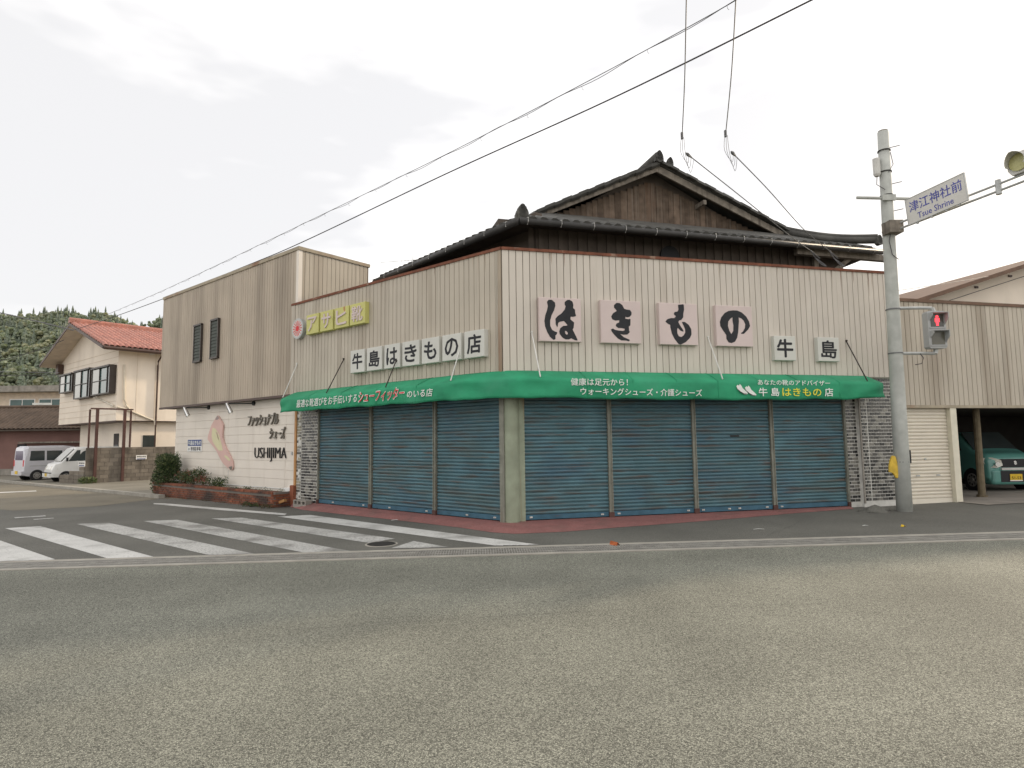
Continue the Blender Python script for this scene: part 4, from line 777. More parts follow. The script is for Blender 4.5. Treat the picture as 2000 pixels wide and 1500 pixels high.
mb = MB(); mb.box(pxm-.16, pxm+.16, -ov-.05, DPH+.3, pz-.08, pz+.12); mb.tube([(pxm, -ov-.05, pz+.13), (pxm, DPH+.3, pz+.13)], .11, 8); mb.build('ridge', 'red_tile', rh)
mb = MB(); mb.tube([(oe+.05, -ov, ze-slp*oe-.10), (oe+.05, DPH, ze-slp*oe-.12)], .09, 8); mb.build('gutter', 'brown_metal', rh)
mb = MB(); gy = hx(309, 676)[0]; mb.tube([(oe, gy, ze-slp*oe-.1), (.12, gy, ze-slp*oe-.5), (.08, gy, ze-1), (.08, gy, .0)], .045, 6); mb.build('downpipe', 'brown_metal', rh)
# projecting windows on the gable side
for (pa, pb, pt, pbm) in ((119, 142, 737, 767), (148, 176, 729, 778), (182, 215, 724, 771)):
    xa, za = ha(pa, pt, -.25); xb, zb_ = ha(pb, pbm, -.25); za += .02
    zt2 = za; zb2 = ha((pa), pbm, -.25)[1]
    mb = MB(); dpt = .32
    mb.box(xa, xb, -dpt-.06, 0, zt2, zt2+.09); mb.box(xa, xb, -dpt, 0, zb2-.06, zb2); mb.box(xb-.06, xb, -dpt, 0, zb2, zt2); mb.box(xa, xa+.06, -dpt, 0, zb2, zt2); mb.box(xb-.45, xb-.40, -dpt, -dpt+.05, zb2, zt2)
    wdw = mb.build('window', 'bronze', rh); xm = (xa+xb-.4)/2
    MB().box(xa+.06, xm, -dpt+.03, -dpt+.05, zb2, zt2).build('pane', 'glass_pale', wdw); MB().box(xm+.05, xb-.45, -dpt+.05, -dpt+.07, zb2, zt2).build('pane', 'glass_teal', wdw); MB().box(xb-.40, xb-.06, -dpt+.04, -dpt+.06, zb2, zt2).build('pane', 'glass', wdw)
    m2 = MB(); m2.box(xm, xm+.05, -dpt, -dpt+.05, zb2, zt2); m2.box(xa+.06, xb-.45, -dpt, -dpt+.03, (zb2+zt2)/2-.02, (zb2+zt2)/2+.02); m2.build('sash', 'bronze', wdw)
# pale pipes
def pxtube(name, pix, fn, r=.035, mat='pipe_cream'):
    mb = MB(); mb.tube([fn(*p) for p in pix], r, 6); mb.build(name, mat, rh)
fa = lambda px, py: (ha(px, py, -.06)[0], -.06, ha(px, py, -.06)[1]); fx = lambda px, py: (.06, hx(px, py)[0], hx(px, py)[1])
pxtube('drain_pipe', [(177, 725), (179, 735), (179, 773), (183, 776), (205, 784), (222, 793)], fa, .05); pxtube('drain_pipe', [(228, 795), (245, 799), (262, 806), (285, 816), (301, 822), (303, 835), (303, 868)], fx, .05); pxtube('drain_pipe', [(242, 712), (242, 780), (247, 794), (256, 803)], fx, .05)
lb('camera_box', 'white', rh, .01, .16, hx(296, 692)[0]-.1, hx(296, 692)[0]+.1, hx(296, 692)[1]-.04, hx(296, 692)[1]+.06)
yl, zl = hx(270, 850); yl2, zl2 = hx(290, 868); lb('window', 'glass', rh, -.37, -.33, yl+.35, yl2+.40, zl2-.3, zl); lb('window', 'glass', rh, -2.9, -2.2, .86, .90, .6, 2.2); lb('dark_box', 'brown_metal', rh, WL-.02, WL+.5, -.3, -.02, ha(122, 728)[1]-.1, ha(122, 728)[1]+.5)

# ================================================================== LOW HOUSE AND SCHOOL-LIKE BLOCK FAR LEFT
lo_y = 41.
lh = thing('low_tiled_house', 'low house with brown tiled roof and dull pink wall behind the parked vans', 'house', (0, lo_y, 0))
xa = at_y(-260, 838, lo_y).x; xb = at_y(186, 842, lo_y).x; z_e = at_y(60, 838, lo_y).z; z_r = at_y(60, 797, lo_y+2.6).z
lb('wall', 'pink_wall', lh, xa, xb-.3, .6, 5.5, -.6, z_e+.05); lb('skirting', 'concrete', lh, xa, xb-.3, .57, .6, -.6, .05); lb('door_hood', 'wood_grey', lh, xb-5.2, xb-.6, .1, .6, 1.75, 1.85); lb('doorway', 'black', lh, xb-5.6, xb-5.0, .56, .6, -.4, 1.7); lb('eave_board', 'dark_wall', lh, xa, xb, -.05, .6, z_e-.12, z_e-.02)
mb = MB(); nu = int((xb-xa)/.30); us = np.linspace(0, nu, nu*4+1); nv = 9; rows = []
for j in range(nv):
    for e in (0, .96): rows.append((j+e, .035*(1-e)))
for v, lift in rows:
    q = v/nv
    for u in us: mb.v.append((xa+(xb-xa)*u/nu, 2.6-2.75*q, z_r+(z_e-z_r)*q+lift+.06*abs(math.sin(PI*(u % 1.)))))
n = len(us); mb.f = [(i*n+k, i*n+k+1, (i+1)*n+k+1, (i+1)*n+k) for i in range(len(rows)-1) for k in range(n-1)]; mb.m = [0]*len(mb.f); mb.build('roof_tiles', 'brown_tile', lh, kind='stuff')
mb = MB(); mb.tube([(xa, 2.6, z_r+.08), (xb, 2.6, z_r+.08)], .12, 8); mb.build('ridge', 'brown_tile', lh); mb = MB(); mb.quad((xa, 2.6, z_r), (xb, 2.6, z_r), (xb, 5.4, z_e), (xa, 5.4, z_e)); mb.build('rear_slope', 'brown_tile', lh)
fb_y = 62.
fbd = thing('flat_roofed_block', 'flat-roofed concrete block with a band of teal windows far left', 'building', (0, fb_y, 0))
xa = at_y(-200, 780, fb_y).x; xb = at_y(190, 780, fb_y).x; zt_ = at_y(60, 757, fb_y).z; zw1 = at_y(60, 779, fb_y).z; zw0 = at_y(60, 801, fb_y).z
lb('wall', 'soffit_cream', fbd, xa, xb, 0, 8, -1, zt_-.5); lb('roof_slab', 'concrete', fbd, xa, xb+.3, -1.2, 8, zt_-.5, zt_+.1); x = at_y(20, 780, fb_y).x
while x < xb-1:
    f_ = lb('window', 'white', fbd, x, x+2.6, -.08, 0, zw0-1, zw1)
    for k in range(2): MB().box(x+.1+k*1.25, x+1.25+k*1.25, -.10, -.08, zw0-.9, zw1-.1).build('pane', 'glass_teal', f_); MB().box(x+.1+k*1.25, x+1.25+k*1.25, -.12, -.101, zw0+.25, zw0+.33).build('glazing_bar', 'white', f_)
    x += 2.95
for px_ in (72, 91): x = at_y(px_, 789, fb_y-.2).x; lb('window_notice', 'text_white', fbd, x-.5, x+.5, -.16, -.13, at_y(px_, 791, fb_y).z, at_y(px_, 787, fb_y).z)

# ================================================================== BLOCK WALL, STEEL FRAME, SIGNS
W0 = at_y(165, 938, 30.); bw = thing('block_wall', 'stained concrete block wall with rusty steel posts beside the parking area', 'wall', (W0.x, W0.y, gz(W0.x)), math.atan2(YA.y, YA.x))
bmesh_ = MB().box(.009, .391, -.05, .05, .009, .191).mesh('block', 'block'); lb('mortar', 'mortar', bw, 0, 7.2, -.035, .035, 0, 1.72)
for rr in range(8):
    for c in range(18): place('block', bmesh_, bw, (c*.4-(.2 if rr % 2 else 0) + (.2 if rr % 2 and c == 0 else 0), 0, rr*.2), scale=(.5, 1, 1) if (rr % 2 and c == 0) else None)
cap = MB().box(.004, .596, -.06, .06, 0, .10).mesh('cap_block', 'block')
for c in range(12): place('cap_block', cap, bw, (c*.6, 0, 1.602))
# stepped low piece running left
lw = thing('low_block_wall', 'short stepped low block wall in front of the white van', 'wall', (W0.x, W0.y, gz(W0.x)), math.atan2(YA.y, YA.x)+math.radians(104))
for rr, n in ((0, 5), (1, 5), (2, 3), (3, 1)):
    for c in range(n): place('block', bmesh_, lw, (c*.4, 0, rr*.2))
sf = thing('steel_frame', 'brown steel goalpost frame standing against the block wall', 'frame', (W0.x, W0.y, gz(W0.x)), math.atan2(YA.y, YA.x))
WU = YA.copy(); WN = Vector((YA.y, -YA.x, 0))
def wt(px): P = on_plane(px, 900, W0+WN*.12, WN); return (P-W0).dot(WU)
tops = on_plane(210, 800, W0+WN*.12, WN).z-gz(W0.x)
for px_, big in ((174, 0), (186, 1), (240, 1), (255, 0)):
    t_ = wt(px_); w = .06 if big else .035; lb('post', 'steel_brown', sf, t_-w, t_+w, -.17 if big else .06, -.07 if big else .13, 0 if big else 1.6, tops)
lb('top_bar', 'steel_brown', sf, wt(174)-.03, wt(255)+.03, -.14, -.06, tops, tops+.07)
for px_, py_ , wd in ((160, 906, 'low plate near the white van'), (276, 893, 'higher plate near the shrub')):
    if px_ < 165: P = at_y(px_, py_, 29.75); rz_ = math.atan2(YA.y, YA.x)+math.radians(-75)
    else: P = on_plane(px_, py_, W0+WN*.10, WN); rz_ = math.atan2(YA.y, YA.x)
    t_ = thing('parking_plate', 'small white parking plate with blue band, ' + wd, 'sign', P, rz_, 'parking plates on the block wall'); lb('plate', 'white', t_, -.25, .25, -.012, 0, -.11, .11); lb('blue_band', 'blue_sign', t_, -.2, .2, -.015, -.012, -.10, -.06); text('lettering', '専用駐車場', 'text_dark', t_, 0, .03, .42, .08, y=-.0122, depth=.002, bold=.01)

# ================================================================== VEHICLES
def loft(mb, st, m=0):
    """st: (x, z_low, z_belt, z_top, half_low, half_belt, half_top)"""
    n = 12
    for (x, zl, zb, zt, wl, wb, wt_) in st:
        h = [(wl, zl), (wb, zl+(zb-zl)*.25), (wb, zl+(zb-zl)*.75), (wb*.985, zb), (wt_+.02, zt-.10*(zt-zb) - .02), (wt_*.86, zt)]
        mb.v += [(x, -a, b) for a, b in h] + [(x, a, b) for a, b in reversed(h)]
    k = len(st); mb.f += [(i*n+j, i*n+(j+1) % n, (i+1)*n+(j+1) % n, (i+1)*n+j) for i in range(k-1) for j in range(n)] + [tuple(range(n-1, -1, -1)), tuple((k-1)*n+j for j in range(n))]
    mb.m = [m]*len(mb.f)
def side_at(st, x):
    for a, b in zip(st, st[1:]):
        if a[0] <= x <= b[0]: q = (x-a[0])/(b[0]-a[0]); return [u+(v-u)*q for u, v in zip(a, b)]
    return st[-1]
def on_side(st, x, z, s, e=.006):
    _, zl, zb, zt, wl, wb, wt_ = side_at(st, x); q = min(1, max(0, (z-zb)/max(.01, zt-.1*(zt-zb)-.02-zb))); return (x, s*(wb*.985+(wt_+.02-wb*.985)*q+e), z)
def wheel(par, x, y, r, w, s):
    wh = MB(); wh.tube([(x, y-w/2, r), (x, y-w/2+.02, r), (x, y+w/2-.02, r), (x, y+w/2, r)], [r*.92, r, r, r*.92], 22); o_ = wh.build('wheel', 'tyre', par)
    ys = y+s*w/2; m2 = MB(); m2.tube([(x, ys, r), (x, ys+s*.012, r)], r*.66, 18); m2.tube([(x, ys+s*.012, r), (x, ys+s*.03, r)], r*.2, 10); m2.build('rim', 'rim', o_)
    m3 = MB()
    for k in range(8): a = 2*PI*k/8; m3.tube([(x+r*.45*math.cos(a), ys+s*.0125, r+r*.45*math.sin(a)), (x+r*.45*math.cos(a), ys+s*.0145, r+r*.45*math.sin(a))], r*.10, 8)
    m3.build('rim_hole', 'black', o_); return o_
def arch(par, st, x, r, s):
    wb = side_at(st, x)[5]; m2 = MB(); m2.tube([(x, s*(wb-.10), r), (x, s*(wb+.004), r)], r*1.17, 22); m2.build('wheel_arch', 'black', par)
def sidewin(par, st, quad_, s, mat='glass'):
    m2 = MB(); a = [on_side(st, x, z, s) for x, z in quad_]; b = [on_side(st, x, z, s, -.01) for x, z in quad_]; n = len(a); m2.add(a+b, [tuple(range(n)), tuple(range(2*n-1, n-1, -1))]+[(i, (i+1) % n, n+(i+1) % n, n+i) for i in range(n)]); return m2.build('side_window', mat, par)
def endpoly(par, name, pts, x, th, mat):
    m2 = MB(); poly_face(m2, pts, lambda u, v, w: (w, u, v), x, x+th); return m2.build(name, mat, par)
# silver van, rear end towards the left
VA = math.radians(33); vdir = Vector((math.sin(VA), math.cos(VA), 0)); rzv = math.atan2(vdir.y, vdir.x)
Pv = at_y(40, 938, 33.6); sv = thing('silver_van', 'silver boxy minivan parked behind the white van, rear end to the left', 'van', (0, 0, 0), rzv)
ST = [(-1.66, .42, .95, 1.62, .62, .68, .55), (-1.63, .30, 1.0, 1.80, .68, .725, .60), (-1.45, .24, 1.0, 1.88, .70, .735, .63), (.2, .22, 1.0, 1.90, .70, .735, .64), (.75, .22, 1.0, 1.84, .70, .735, .63), (1.35, .24, .98, 1.06, .70, .73, .66), (1.68, .34, .86, .90, .64, .68, .60)]
mb = MB(); loft(mb, ST); mb.build('body', 'van_silver', sv, smooth=False)
for s in (-1, 1):
    for q_ in ([(-1.42, 1.08), (-.72, 1.08), (-.72, 1.62), (-1.36, 1.62)], [(-.62, 1.08), (.12, 1.08), (.12, 1.62), (-.62, 1.62)], [(.22, 1.08), (1.0, 1.08), (.72, 1.60), (.22, 1.62)]): sidewin(sv, ST, q_, s)
    for x in (-1.05, 1.1): arch(sv, ST, x, .27, s); wheel(sv, x, s*.655, .27, .15, s)
    m2 = MB(); m2.box(-1.4, 1.2, s*.735-.006, s*.735+.006, .78, .81); m2.build('side_rail', 'galv', sv)
    endpoly(sv, 'tail_lamp', [(s*.56, .78), (s*.68, .78), (s*.67, 1.12), (s*.58, 1.12)], -1.67, .04, 'text_red')
endpoly(sv, 'rear_window', [(-.50, 1.12), (.50, 1.12), (.46, 1.62), (-.46, 1.62)], -1.672, .03, 'purple_glass'); m2 = MB(); m2.box(-1.75, -1.58, -.70, .70, .30, .52); m2.build('bumper', 'van_silver', sv); m2 = MB(); m2.box(-1.765, -1.75, -.17, .17, .36, .53); m2.build('number_plate', 'plate_yellow', sv)
base = Vector((Pv.x, Pv.y, gz(Pv.x))); sv.location = base + vdir*1.72 + Vector((-vdir.y, vdir.x, 0))*.55
# white cab-over van, front towards the left
Pt = at_y(86, 935, 32.2); TA = math.radians(40); tdir = Vector((-math.sin(TA), -math.cos(TA), 0)); tv = thing('white_van', 'small white cab-over van facing left, half hidden by the low block wall', 'van', (0, 0, 0), math.atan2(tdir.y, tdir.x))
SW = [(-1.65, .30, 1.0, 1.78, .66, .72, .64), (.35, .24, 1.0, 1.80, .68, .73, .64), (.62, .24, .99, 1.76, .68, .735, .63), (1.28, .24, .96, 1.02, .69, .735, .68), (1.52, .26, .90, .94, .68, .72, .66), (1.66, .32, .62, .66, .62, .68, .62)]
mb = MB(); loft(mb, SW); mb.build('body', 'van_white', tv)
m2 = MB(); m2.add([(.70, -.58, 1.70), (.70, .58, 1.70), (1.27, .63, 1.06), (1.27, -.63, 1.06), (.69, -.58, 1.68), (.69, .58, 1.68), (1.26, .63, 1.04), (1.26, -.63, 1.04)], [(0, 1, 2, 3), (4, 7, 6, 5), (0, 4, 5, 1), (3, 2, 6, 7), (0, 3, 7, 4), (1, 5, 6, 2)]); o_ = m2.build('windscreen', 'glass_pale', tv); o_.location = (.022, 0, .02)
for s in (-1, 1):
    sidewin(tv, SW, [(-.32, 1.08), (.98, 1.06), (.60, 1.62), (.05, 1.66), (-.32, 1.66)], s); sidewin(tv, SW, [(-1.4, 1.08), (-.45, 1.08), (-.45, 1.62), (-1.4, 1.62)], s)
    for x in (-1.0, 1.05): arch(tv, SW, x, .26, s); wheel(tv, x, s*.655, .26, .15, s)
    m2 = MB(); m2.add([(1.50, s*.70, .62), (1.66, s*.58, .62), (1.66, s*.40, .66), (1.60, s*.40, .82), (1.50, s*.69, .82), (1.40, s*.735, .68)], [(0, 1, 2, 3, 4, 5)]); o_ = m2.build('headlamp', 'lamp', tv); sd = o_.modifiers.new('t', 'SOLIDIFY'); sd.thickness = .03; sd.offset = 0
    m2 = MB(); m2.tube([(1.0, s*.74, 1.10), (1.06, s*.86, 1.12)], .012, 5); m2.box(1.03, 1.10, s*.86-.07, s*.86+.07, 1.06, 1.26); m2.build('mirror', 'black', tv)
m2 = MB(); m2.box(1.55, 1.74, -.68, .68, .26, .46); m2.build('bumper', 'van_white', tv); m2 = MB(); m2.box(1.74, 1.752, -.17, .17, .30, .46); m2.build('number_plate', 'plate_yellow', tv); m2 = MB(); m2.box(1.60, 1.745, -.66, .66, .46, .50); m2.build('bumper_strip', 'black', tv)
tv.location = Vector((Pt.x, Pt.y, gz(Pt.x))) - tdir*1.70 - Vector((-tdir.y, tdir.x, 0))*-.45
# mint hatchback in the open bay
mc = thing('mint_car', 'mint green compact car with yellow number plate parked in the open bay', 'car', (0, 0, 0), -PI/2)
SM = [(-1.68, .36, .95, 1.50, .62, .68, .54), (-1.5, .26, 1.0, 1.62, .68, .73, .58), (.15, .22, 1.02, 1.66, .69, .737, .60), (.45, .22, 1.03, 1.62, .69, .737, .60), (1.05, .22, 1.03, 1.10, .69, .737, .66), (1.45, .22, .98, 1.06, .68, .73, .64), (1.60, .22, .90, 1.0, .66, .70, .60), (1.70, .24, .62, .72, .60, .64, .56)]
mb = MB(); loft(mb, SM); o_ = mb.build('body', 'mint', mc, smooth=True); bv = o_.modifiers.new('s', 'SUBSURF'); bv.levels = 1; bv.render_levels = 2
m2 = MB(); m2.add([(.52, -.55, 1.58), (.52, .55, 1.58), (1.06, .62, 1.09), (1.06, -.62, 1.09)], [(0, 1, 2, 3)]); o_ = m2.build('windscreen', 'glass', mc); o_.location = (.02, 0, .03); sd = o_.modifiers.new('t', 'SOLIDIFY'); sd.thickness = .012
for s in (-1, 1):
    sidewin(mc, SM, [(-1.3, 1.1), (.72, 1.1), (.42, 1.48), (-1.2, 1.5)], s)
    for x in (-1.15, 1.10): arch(mc, SM, x, .285, s); wheel(mc, x, s*.655, .285, .16, s)
    m2 = MB(); lp = [(1.50, s*.715, .90), (1.50, s*.715, .80), (1.60, s*.66, .66), (1.70, s*.50, .64), (1.715, s*.34, .70), (1.69, s*.34, .85), (1.62, s*.55, .92)]; m2.add(lp, [tuple(range(7))]); o_ = m2.build('headlamp', 'lamp', mc); sd = o_.modifiers.new('t', 'SOLIDIFY'); sd.thickness = .05; sd.offset = 0
    m3 = MB(); m3.tube([(1.70, s*.48, .74), (1.735, s*.48, .74)], .065, 12); m3.build('lens', 'chrome', o_)
def fbox(name, mat, *a): m2 = MB(); m2.box(*a); return m2.build(name, mat, mc)
fbox('grille', 'black', 1.62, 1.725, -.36, .36, .66, .88); fbox('chrome_bar', 'galv_pale', 1.64, 1.74, -.38, .38, .585, .645); fbox('lower_grille', 'black', 1.60, 1.715, -.40, .40, .26, .56); o_ = fbox('bumper', 'mint', 1.30, 1.705, -.63, .63, .18, .62); bv = o_.modifiers.new('b', 'BEVEL'); bv.width = .09; bv.segments = 4
np_ = fbox('number_plate', 'plate_yellow', 1.717, 1.73, -.165, .165, .31, .475); fbox('plate_holder', 'white', 1.716, 1.728, -.17, .17, .285, .309)
t_ = text('plate_number', '51-53', 'black', np_, 0, .37, .25, .075, depth=.002, bold=.01, rz=PI/2); t_.location = (1.7305, 0, 0)
m2 = MB(); poly_face(m2, [(0, .06), (.045, .02), (.02, .0), (.05, -.03), (0, -.06), (-.045, -.02), (-.02, 0), (-.05, .03)], lambda u, v, w: (w, u, v+.78), 1.727, 1.737); m2.build('emblem', 'chrome', mc)
Pc = at_y(1982, 901, 16.9); mc.location = (Pc.x, Pc.y+1.72, gz(Pc.x, .014))

# ================================================================== UTILITY POLE, SIGNALS, STREET-NAME SIGN
PB = gnd(1765, 998); PX, PY = PB.x+.02, PB.y
po = thing('utility_pole', 'tall grey concrete utility pole in front of the right tiled pier', 'pole', (PX, PY, gz(PX)))
TX = .10
def shaft(z): return TX*z/8.5
mb = MB(); mb.tube([(shaft(z), 0, z) for z in (-.1, 2, 4, 6, 8.5)], [.155, .146, .135, .125, .112], 20); mb.build('shaft', 'pole', po, smooth=True); MB().tube([(TX, 0, 8.5), (TX, 0, 8.53)], .10, 16).build('pole_top', 'concrete', po)
for z in (8.05, 7.55, 7.0, 6.35, 6.18, 4.40, 3.42, 1.05): m2 = MB(); m2.tube([(shaft(z), 0, z-.012), (shaft(z), 0, z+.012)], .150 if z < 5 else .134, 16); m2.build('band', 'iron' if z > 4.5 else 'wire_grey', po)
for z, s in ((8.1, 1), (7.25, 1), (6.62, 1)): m2 = MB(); m2.tube([(shaft(z), 0, z), (shaft(z)+.33*s, -.05, z+.06)], .009, 5); m2.build('step_bolt', 'iron', po)
m2 = MB(); m2.tube([(shaft(7.7)-.20, -.02, 7.50), (shaft(7.7)-.20, -.02, 7.86)], .075, 12); m2.tube([(shaft(7.7)-.20, -.02, 7.45), (shaft(7.7)-.20, -.02, 7.50)], [.05, .075], 12); m2.box(shaft(7.7)-.13, shaft(7.7)-.08, -.03, .03, 7.55, 7.75); m2.build('junction_box', 'galv_pale', po)
m2 = MB(); m2.tube([(shaft(7.4)-.20, -.02, 7.46), (shaft(7.4)-.24, -.05, 7.25), (shaft(7.2)-.10, -.12, 7.10)], .008, 5); m2.tube([(shaft(7.4)+.12, -.05, 8.0), (shaft(7.4)+.13, -.1, 7.7), (shaft(7.4)+.0, -.13, 7.5)], .008, 5); m2.tube([(shaft(6)-.02, -.13, 6.2), (shaft(6)-.1, -.16, 5.9), (shaft(6)-.05, -.16, 5.6), (shaft(6)+.1, -.13, 5.5)], .010, 5); m2.build('pole_cable', 'wire', po)
m2 = MB(); m2.tube([(-.62, -.05, 6.95), (.50, -.12, 6.88)], .035, 8); m2.box(-.1, .2, -.15, -.1, 6.85, 6.98); m2.build('cross_arm', 'pole', po)
lb('dark_tag', 'black', po, .155, .185, -.06, .06, 1.02, 1.30)
# signal arm over the road
ADX = Vector((.34, -.94, 0)).normalized(); zr = 6.27
m2 = MB()
for dz in (0, -.13): m2.tube([Vector((shaft(6.2), -.05, zr+dz))+ADX*a+Vector((0, 0, .03*a)) for a in (-.1, .3, 1.5, 3.0, 4.6)], .024, 8)
m2.build('signal_arm', 'galv', po)
m2 = MB(); m2.box(shaft(6.2)-.15, shaft(6.2)+.15, -.30, .0, zr-.20, zr+.07); m2.build('arm_clamp', 'wood_grey', po)
for a in (2.25,): p = Vector((shaft(6.2), -.05, zr-.06))+ADX*a+Vector((0, 0, .03*a)); m2 = MB(); m2.tube([p-Vector((0, 0, .14)), p+Vector((0, 0, .14))], .05, 8); m2.build('arm_bracket', 'galv', po)
PO = Vector((PX, PY, gz(PX)))
s0 = on_plane(1769, 391, PO+ADX*.62, ADX); 
aang = math.atan2(ADX.y, ADX.x)
# sign plane: runs along the arm, faces the side the traffic comes from
SN = Vector((ADX.y, -ADX.x, 0)); O_ = PO+Vector((shaft(6.3), -.05, 0))+SN*.07
c_tl, c_tr, c_br, c_bl = [on_plane(px_, py_, O_, SN) for px_, py_ in ((1769, 390.7), (1885, 336), (1891, 392), (1774, 441))]
cs = (c_tl+c_tr+c_br+c_bl)/4; lenS = ((c_tr-c_tl).length+(c_br-c_bl).length)/2; hS = ((c_tl.z-c_bl.z)+(c_tr.z-c_br.z))/2; slS = math.asin(max(-.5, min(.5, (c_tr.z-c_tl.z)/lenS)))
ss = place('street_name_sign', None, None, cs, rot=(0, -slS*1.0, aang), label='white street-name sign with blue lettering on the signal arm', cat='sign')
lb('plate', 'street_sign', ss, -lenS/2, lenS/2, -.015, .015, -hS/2, hS/2); m2 = MB()
for (a_, b_, c_, d_) in ((-lenS/2, lenS/2, hS/2-.012, hS/2), (-lenS/2, lenS/2, -hS/2, -hS/2+.012), (-lenS/2, -lenS/2+.012, -hS/2+.0121, hS/2-.0121), (lenS/2-.012, lenS/2, -hS/2+.0121, hS/2-.0121)): m2.box(a_, b_, -.022, -.0152, c_, d_)
m2.build('rim', 'galv', ss)
text('lettering', '津江神社前', 'sign_blue_text', ss, 0, hS*.14, lenS*.88, hS*.40, y=-.0155, depth=.002, bold=.008); text('lettering', 'Tsue Shrine', 'sign_blue_text', ss, -.02, -hS*.28, lenS*.60, hS*.22, y=-.0155, depth=.002, bold=.006)
m2 = MB()
for k in (-.35, -.1, .15, .35): m2.box(k*lenS-.02, k*lenS+.02, -.01, .03, -hS/2-.03, -hS/2+.01)
m2.build('clip', 'galv', ss)
# vehicle signal at the end of the arm
vpos = PO+Vector((shaft(6.2), -.05, zr+.31))+ADX*3.02; vsg = thing('traffic_signal', 'horizontal traffic signal with hooded pale green lens at the end of the arm', 'signal', vpos, aang)
for k in range(3):
    x = -.36+k*.36; m2 = MB(); m2.tube([(x, -.02, 0), (x, -.09, 0)], .16, 20); m2.build('lens', 'lens_green' if k == 0 else 'lens_off', vsg)
    m2 = MB(); n = 14; v1 = [(x+.175*math.cos(a), -.06, .175*math.sin(a)) for a in np.linspace(-.5, PI+.5, n)]; v2 = [(x+.17*math.cos(a), -.30+.10*abs(math.sin(a-PI/2)), .17*math.sin(a)) for a in np.linspace(-.5, PI+.5, n)]
    m2.add(v1+v2, [(i, i+1, n+i+1, n+i) for i in range(n-1)]); o_ = m2.build('hood', 'galv_pale', vsg); sd = o_.modifiers.new('t', 'SOLIDIFY'); sd.thickness = .008
m2 = MB(); m2.prism([(-.5, -.20), (.5, -.20), (.56, -.1), (.56, .1), (.5, .2), (-.5, .2), (-.56, .1), (-.56, -.1)], xz, -.06, .10); m2.build('housing', 'galv_pale', vsg); m2 = MB(); m2.box(-.04, .04, -.0, .06, -.46, -.2); m2.build('mount', 'galv', vsg)
# pedestrian signal on two short arms
pg = thing('pedestrian_signal', 'two-lamp pedestrian signal on the utility pole showing the red figure', 'signal', (PX+.84, PY-.10, 3.36))
def arms(z):
    m2 = MB(); m2.tube([(-.72, .08, z), (-.25, .02, z-.01), (.0, 0, z-.02)], .035, 8); m2.tube([(0, 0, z-.02), (.03, 0, z+(.07 if z < .3 else -.10))], .05, 8); m2.build('arm', 'galv', pg)
arms(1.03); arms(.02)
m2 = MB(); m2.prism([(-.16, .10), (.17, .10), (.20, .14), (.20, .88), (.17, .92), (-.16, .92), (-.19, .88), (-.19, .14)], xz, -.12, .06); m2.build('housing', 'signal_grey', pg)
for z, m_ in ((.71, 'lens_dark'), (.32, 'lens_off')):
    m2 = MB(); m2.box(-.13, .15, -.128, -.118, z-.14, z+.14); ln_ = m2.build('lens', m_, pg)
    m3 = MB(); m3.box(-.16, .18, -.26, -.12, z+.15, z+.165); m3.add([(.165, -.12, z-.1), (.18, -.12, z-.1), (.18, -.12, z+.15), (.165, -.12, z+.15), (.165, -.26, z+.04), (.18, -.26, z+.04), (.18, -.26, z+.15), (.165, -.26, z+.15)], [(0, 3, 7, 4), (1, 5, 6, 2), (4, 7, 6, 5), (0, 4, 5, 1)]); m3.add([(-.16, -.12, z+.0), (-.145, -.12, z+.0), (-.145, -.12, z+.15), (-.16, -.12, z+.15), (-.16, -.24, z+.10), (-.145, -.24, z+.10), (-.145, -.24, z+.15), (-.16, -.24, z+.15)], [(0, 3, 7, 4), (1, 5, 6, 2), (4, 7, 6, 5), (0, 4, 5, 1)]); m3.box(-.17, .19, -.14, -.12, z-.17, z-.145); m3.build('hood', 'signal_grey', pg)
    if m_ == 'lens_dark':
        m4 = MB(); hd_ = [(.028*math.cos(a), .085+.028*math.sin(a)) for a in np.linspace(0, 2*PI, 12, endpoint=False)]
        for P_ in (hd_, [(-.045, .05), (.045, .05), (.05, -.03), (.03, -.035), (.028, .0), (.025, -.115), (-.025, -.115), (-.028, 0), (-.03, -.035), (-.05, -.03)]): poly_face(m4, [(u+.01, v+z) for u, v in P_], xz, -.1285, -.131)
        m4.build('red_figure', 'lens_red', ln_)
mb = MB(); mb.tube([(-.34, -.02, 0), (-.30, -.06, -.10), (-.33, -.04, -.22), (-.45, .0, -.24)], .010, 5); mb.build('cable', 'wire', pg)
# yellow cloth hung on the pole
yb = thing('yellow_cloth', 'folded yellow cloth hanging on the left side of the utility pole', 'cloth', (PX-.20, PY-.04, .70))
m2 = MB(); r = random.Random(4); prof = [(-.02, .46), (.05, .44), (.08, .30), (.09, .10), (.085, -.02), (.04, -.04), (-.03, .08), (-.11, .10), (-.10, .24), (-.06, .38)]
poly_face(m2, prof, xz, -.03, .03); o_ = m2.build('cloth', 'bag', yb); sb = o_.modifiers.new('b', 'BEVEL'); sb.width = .018; sb.segments = 2

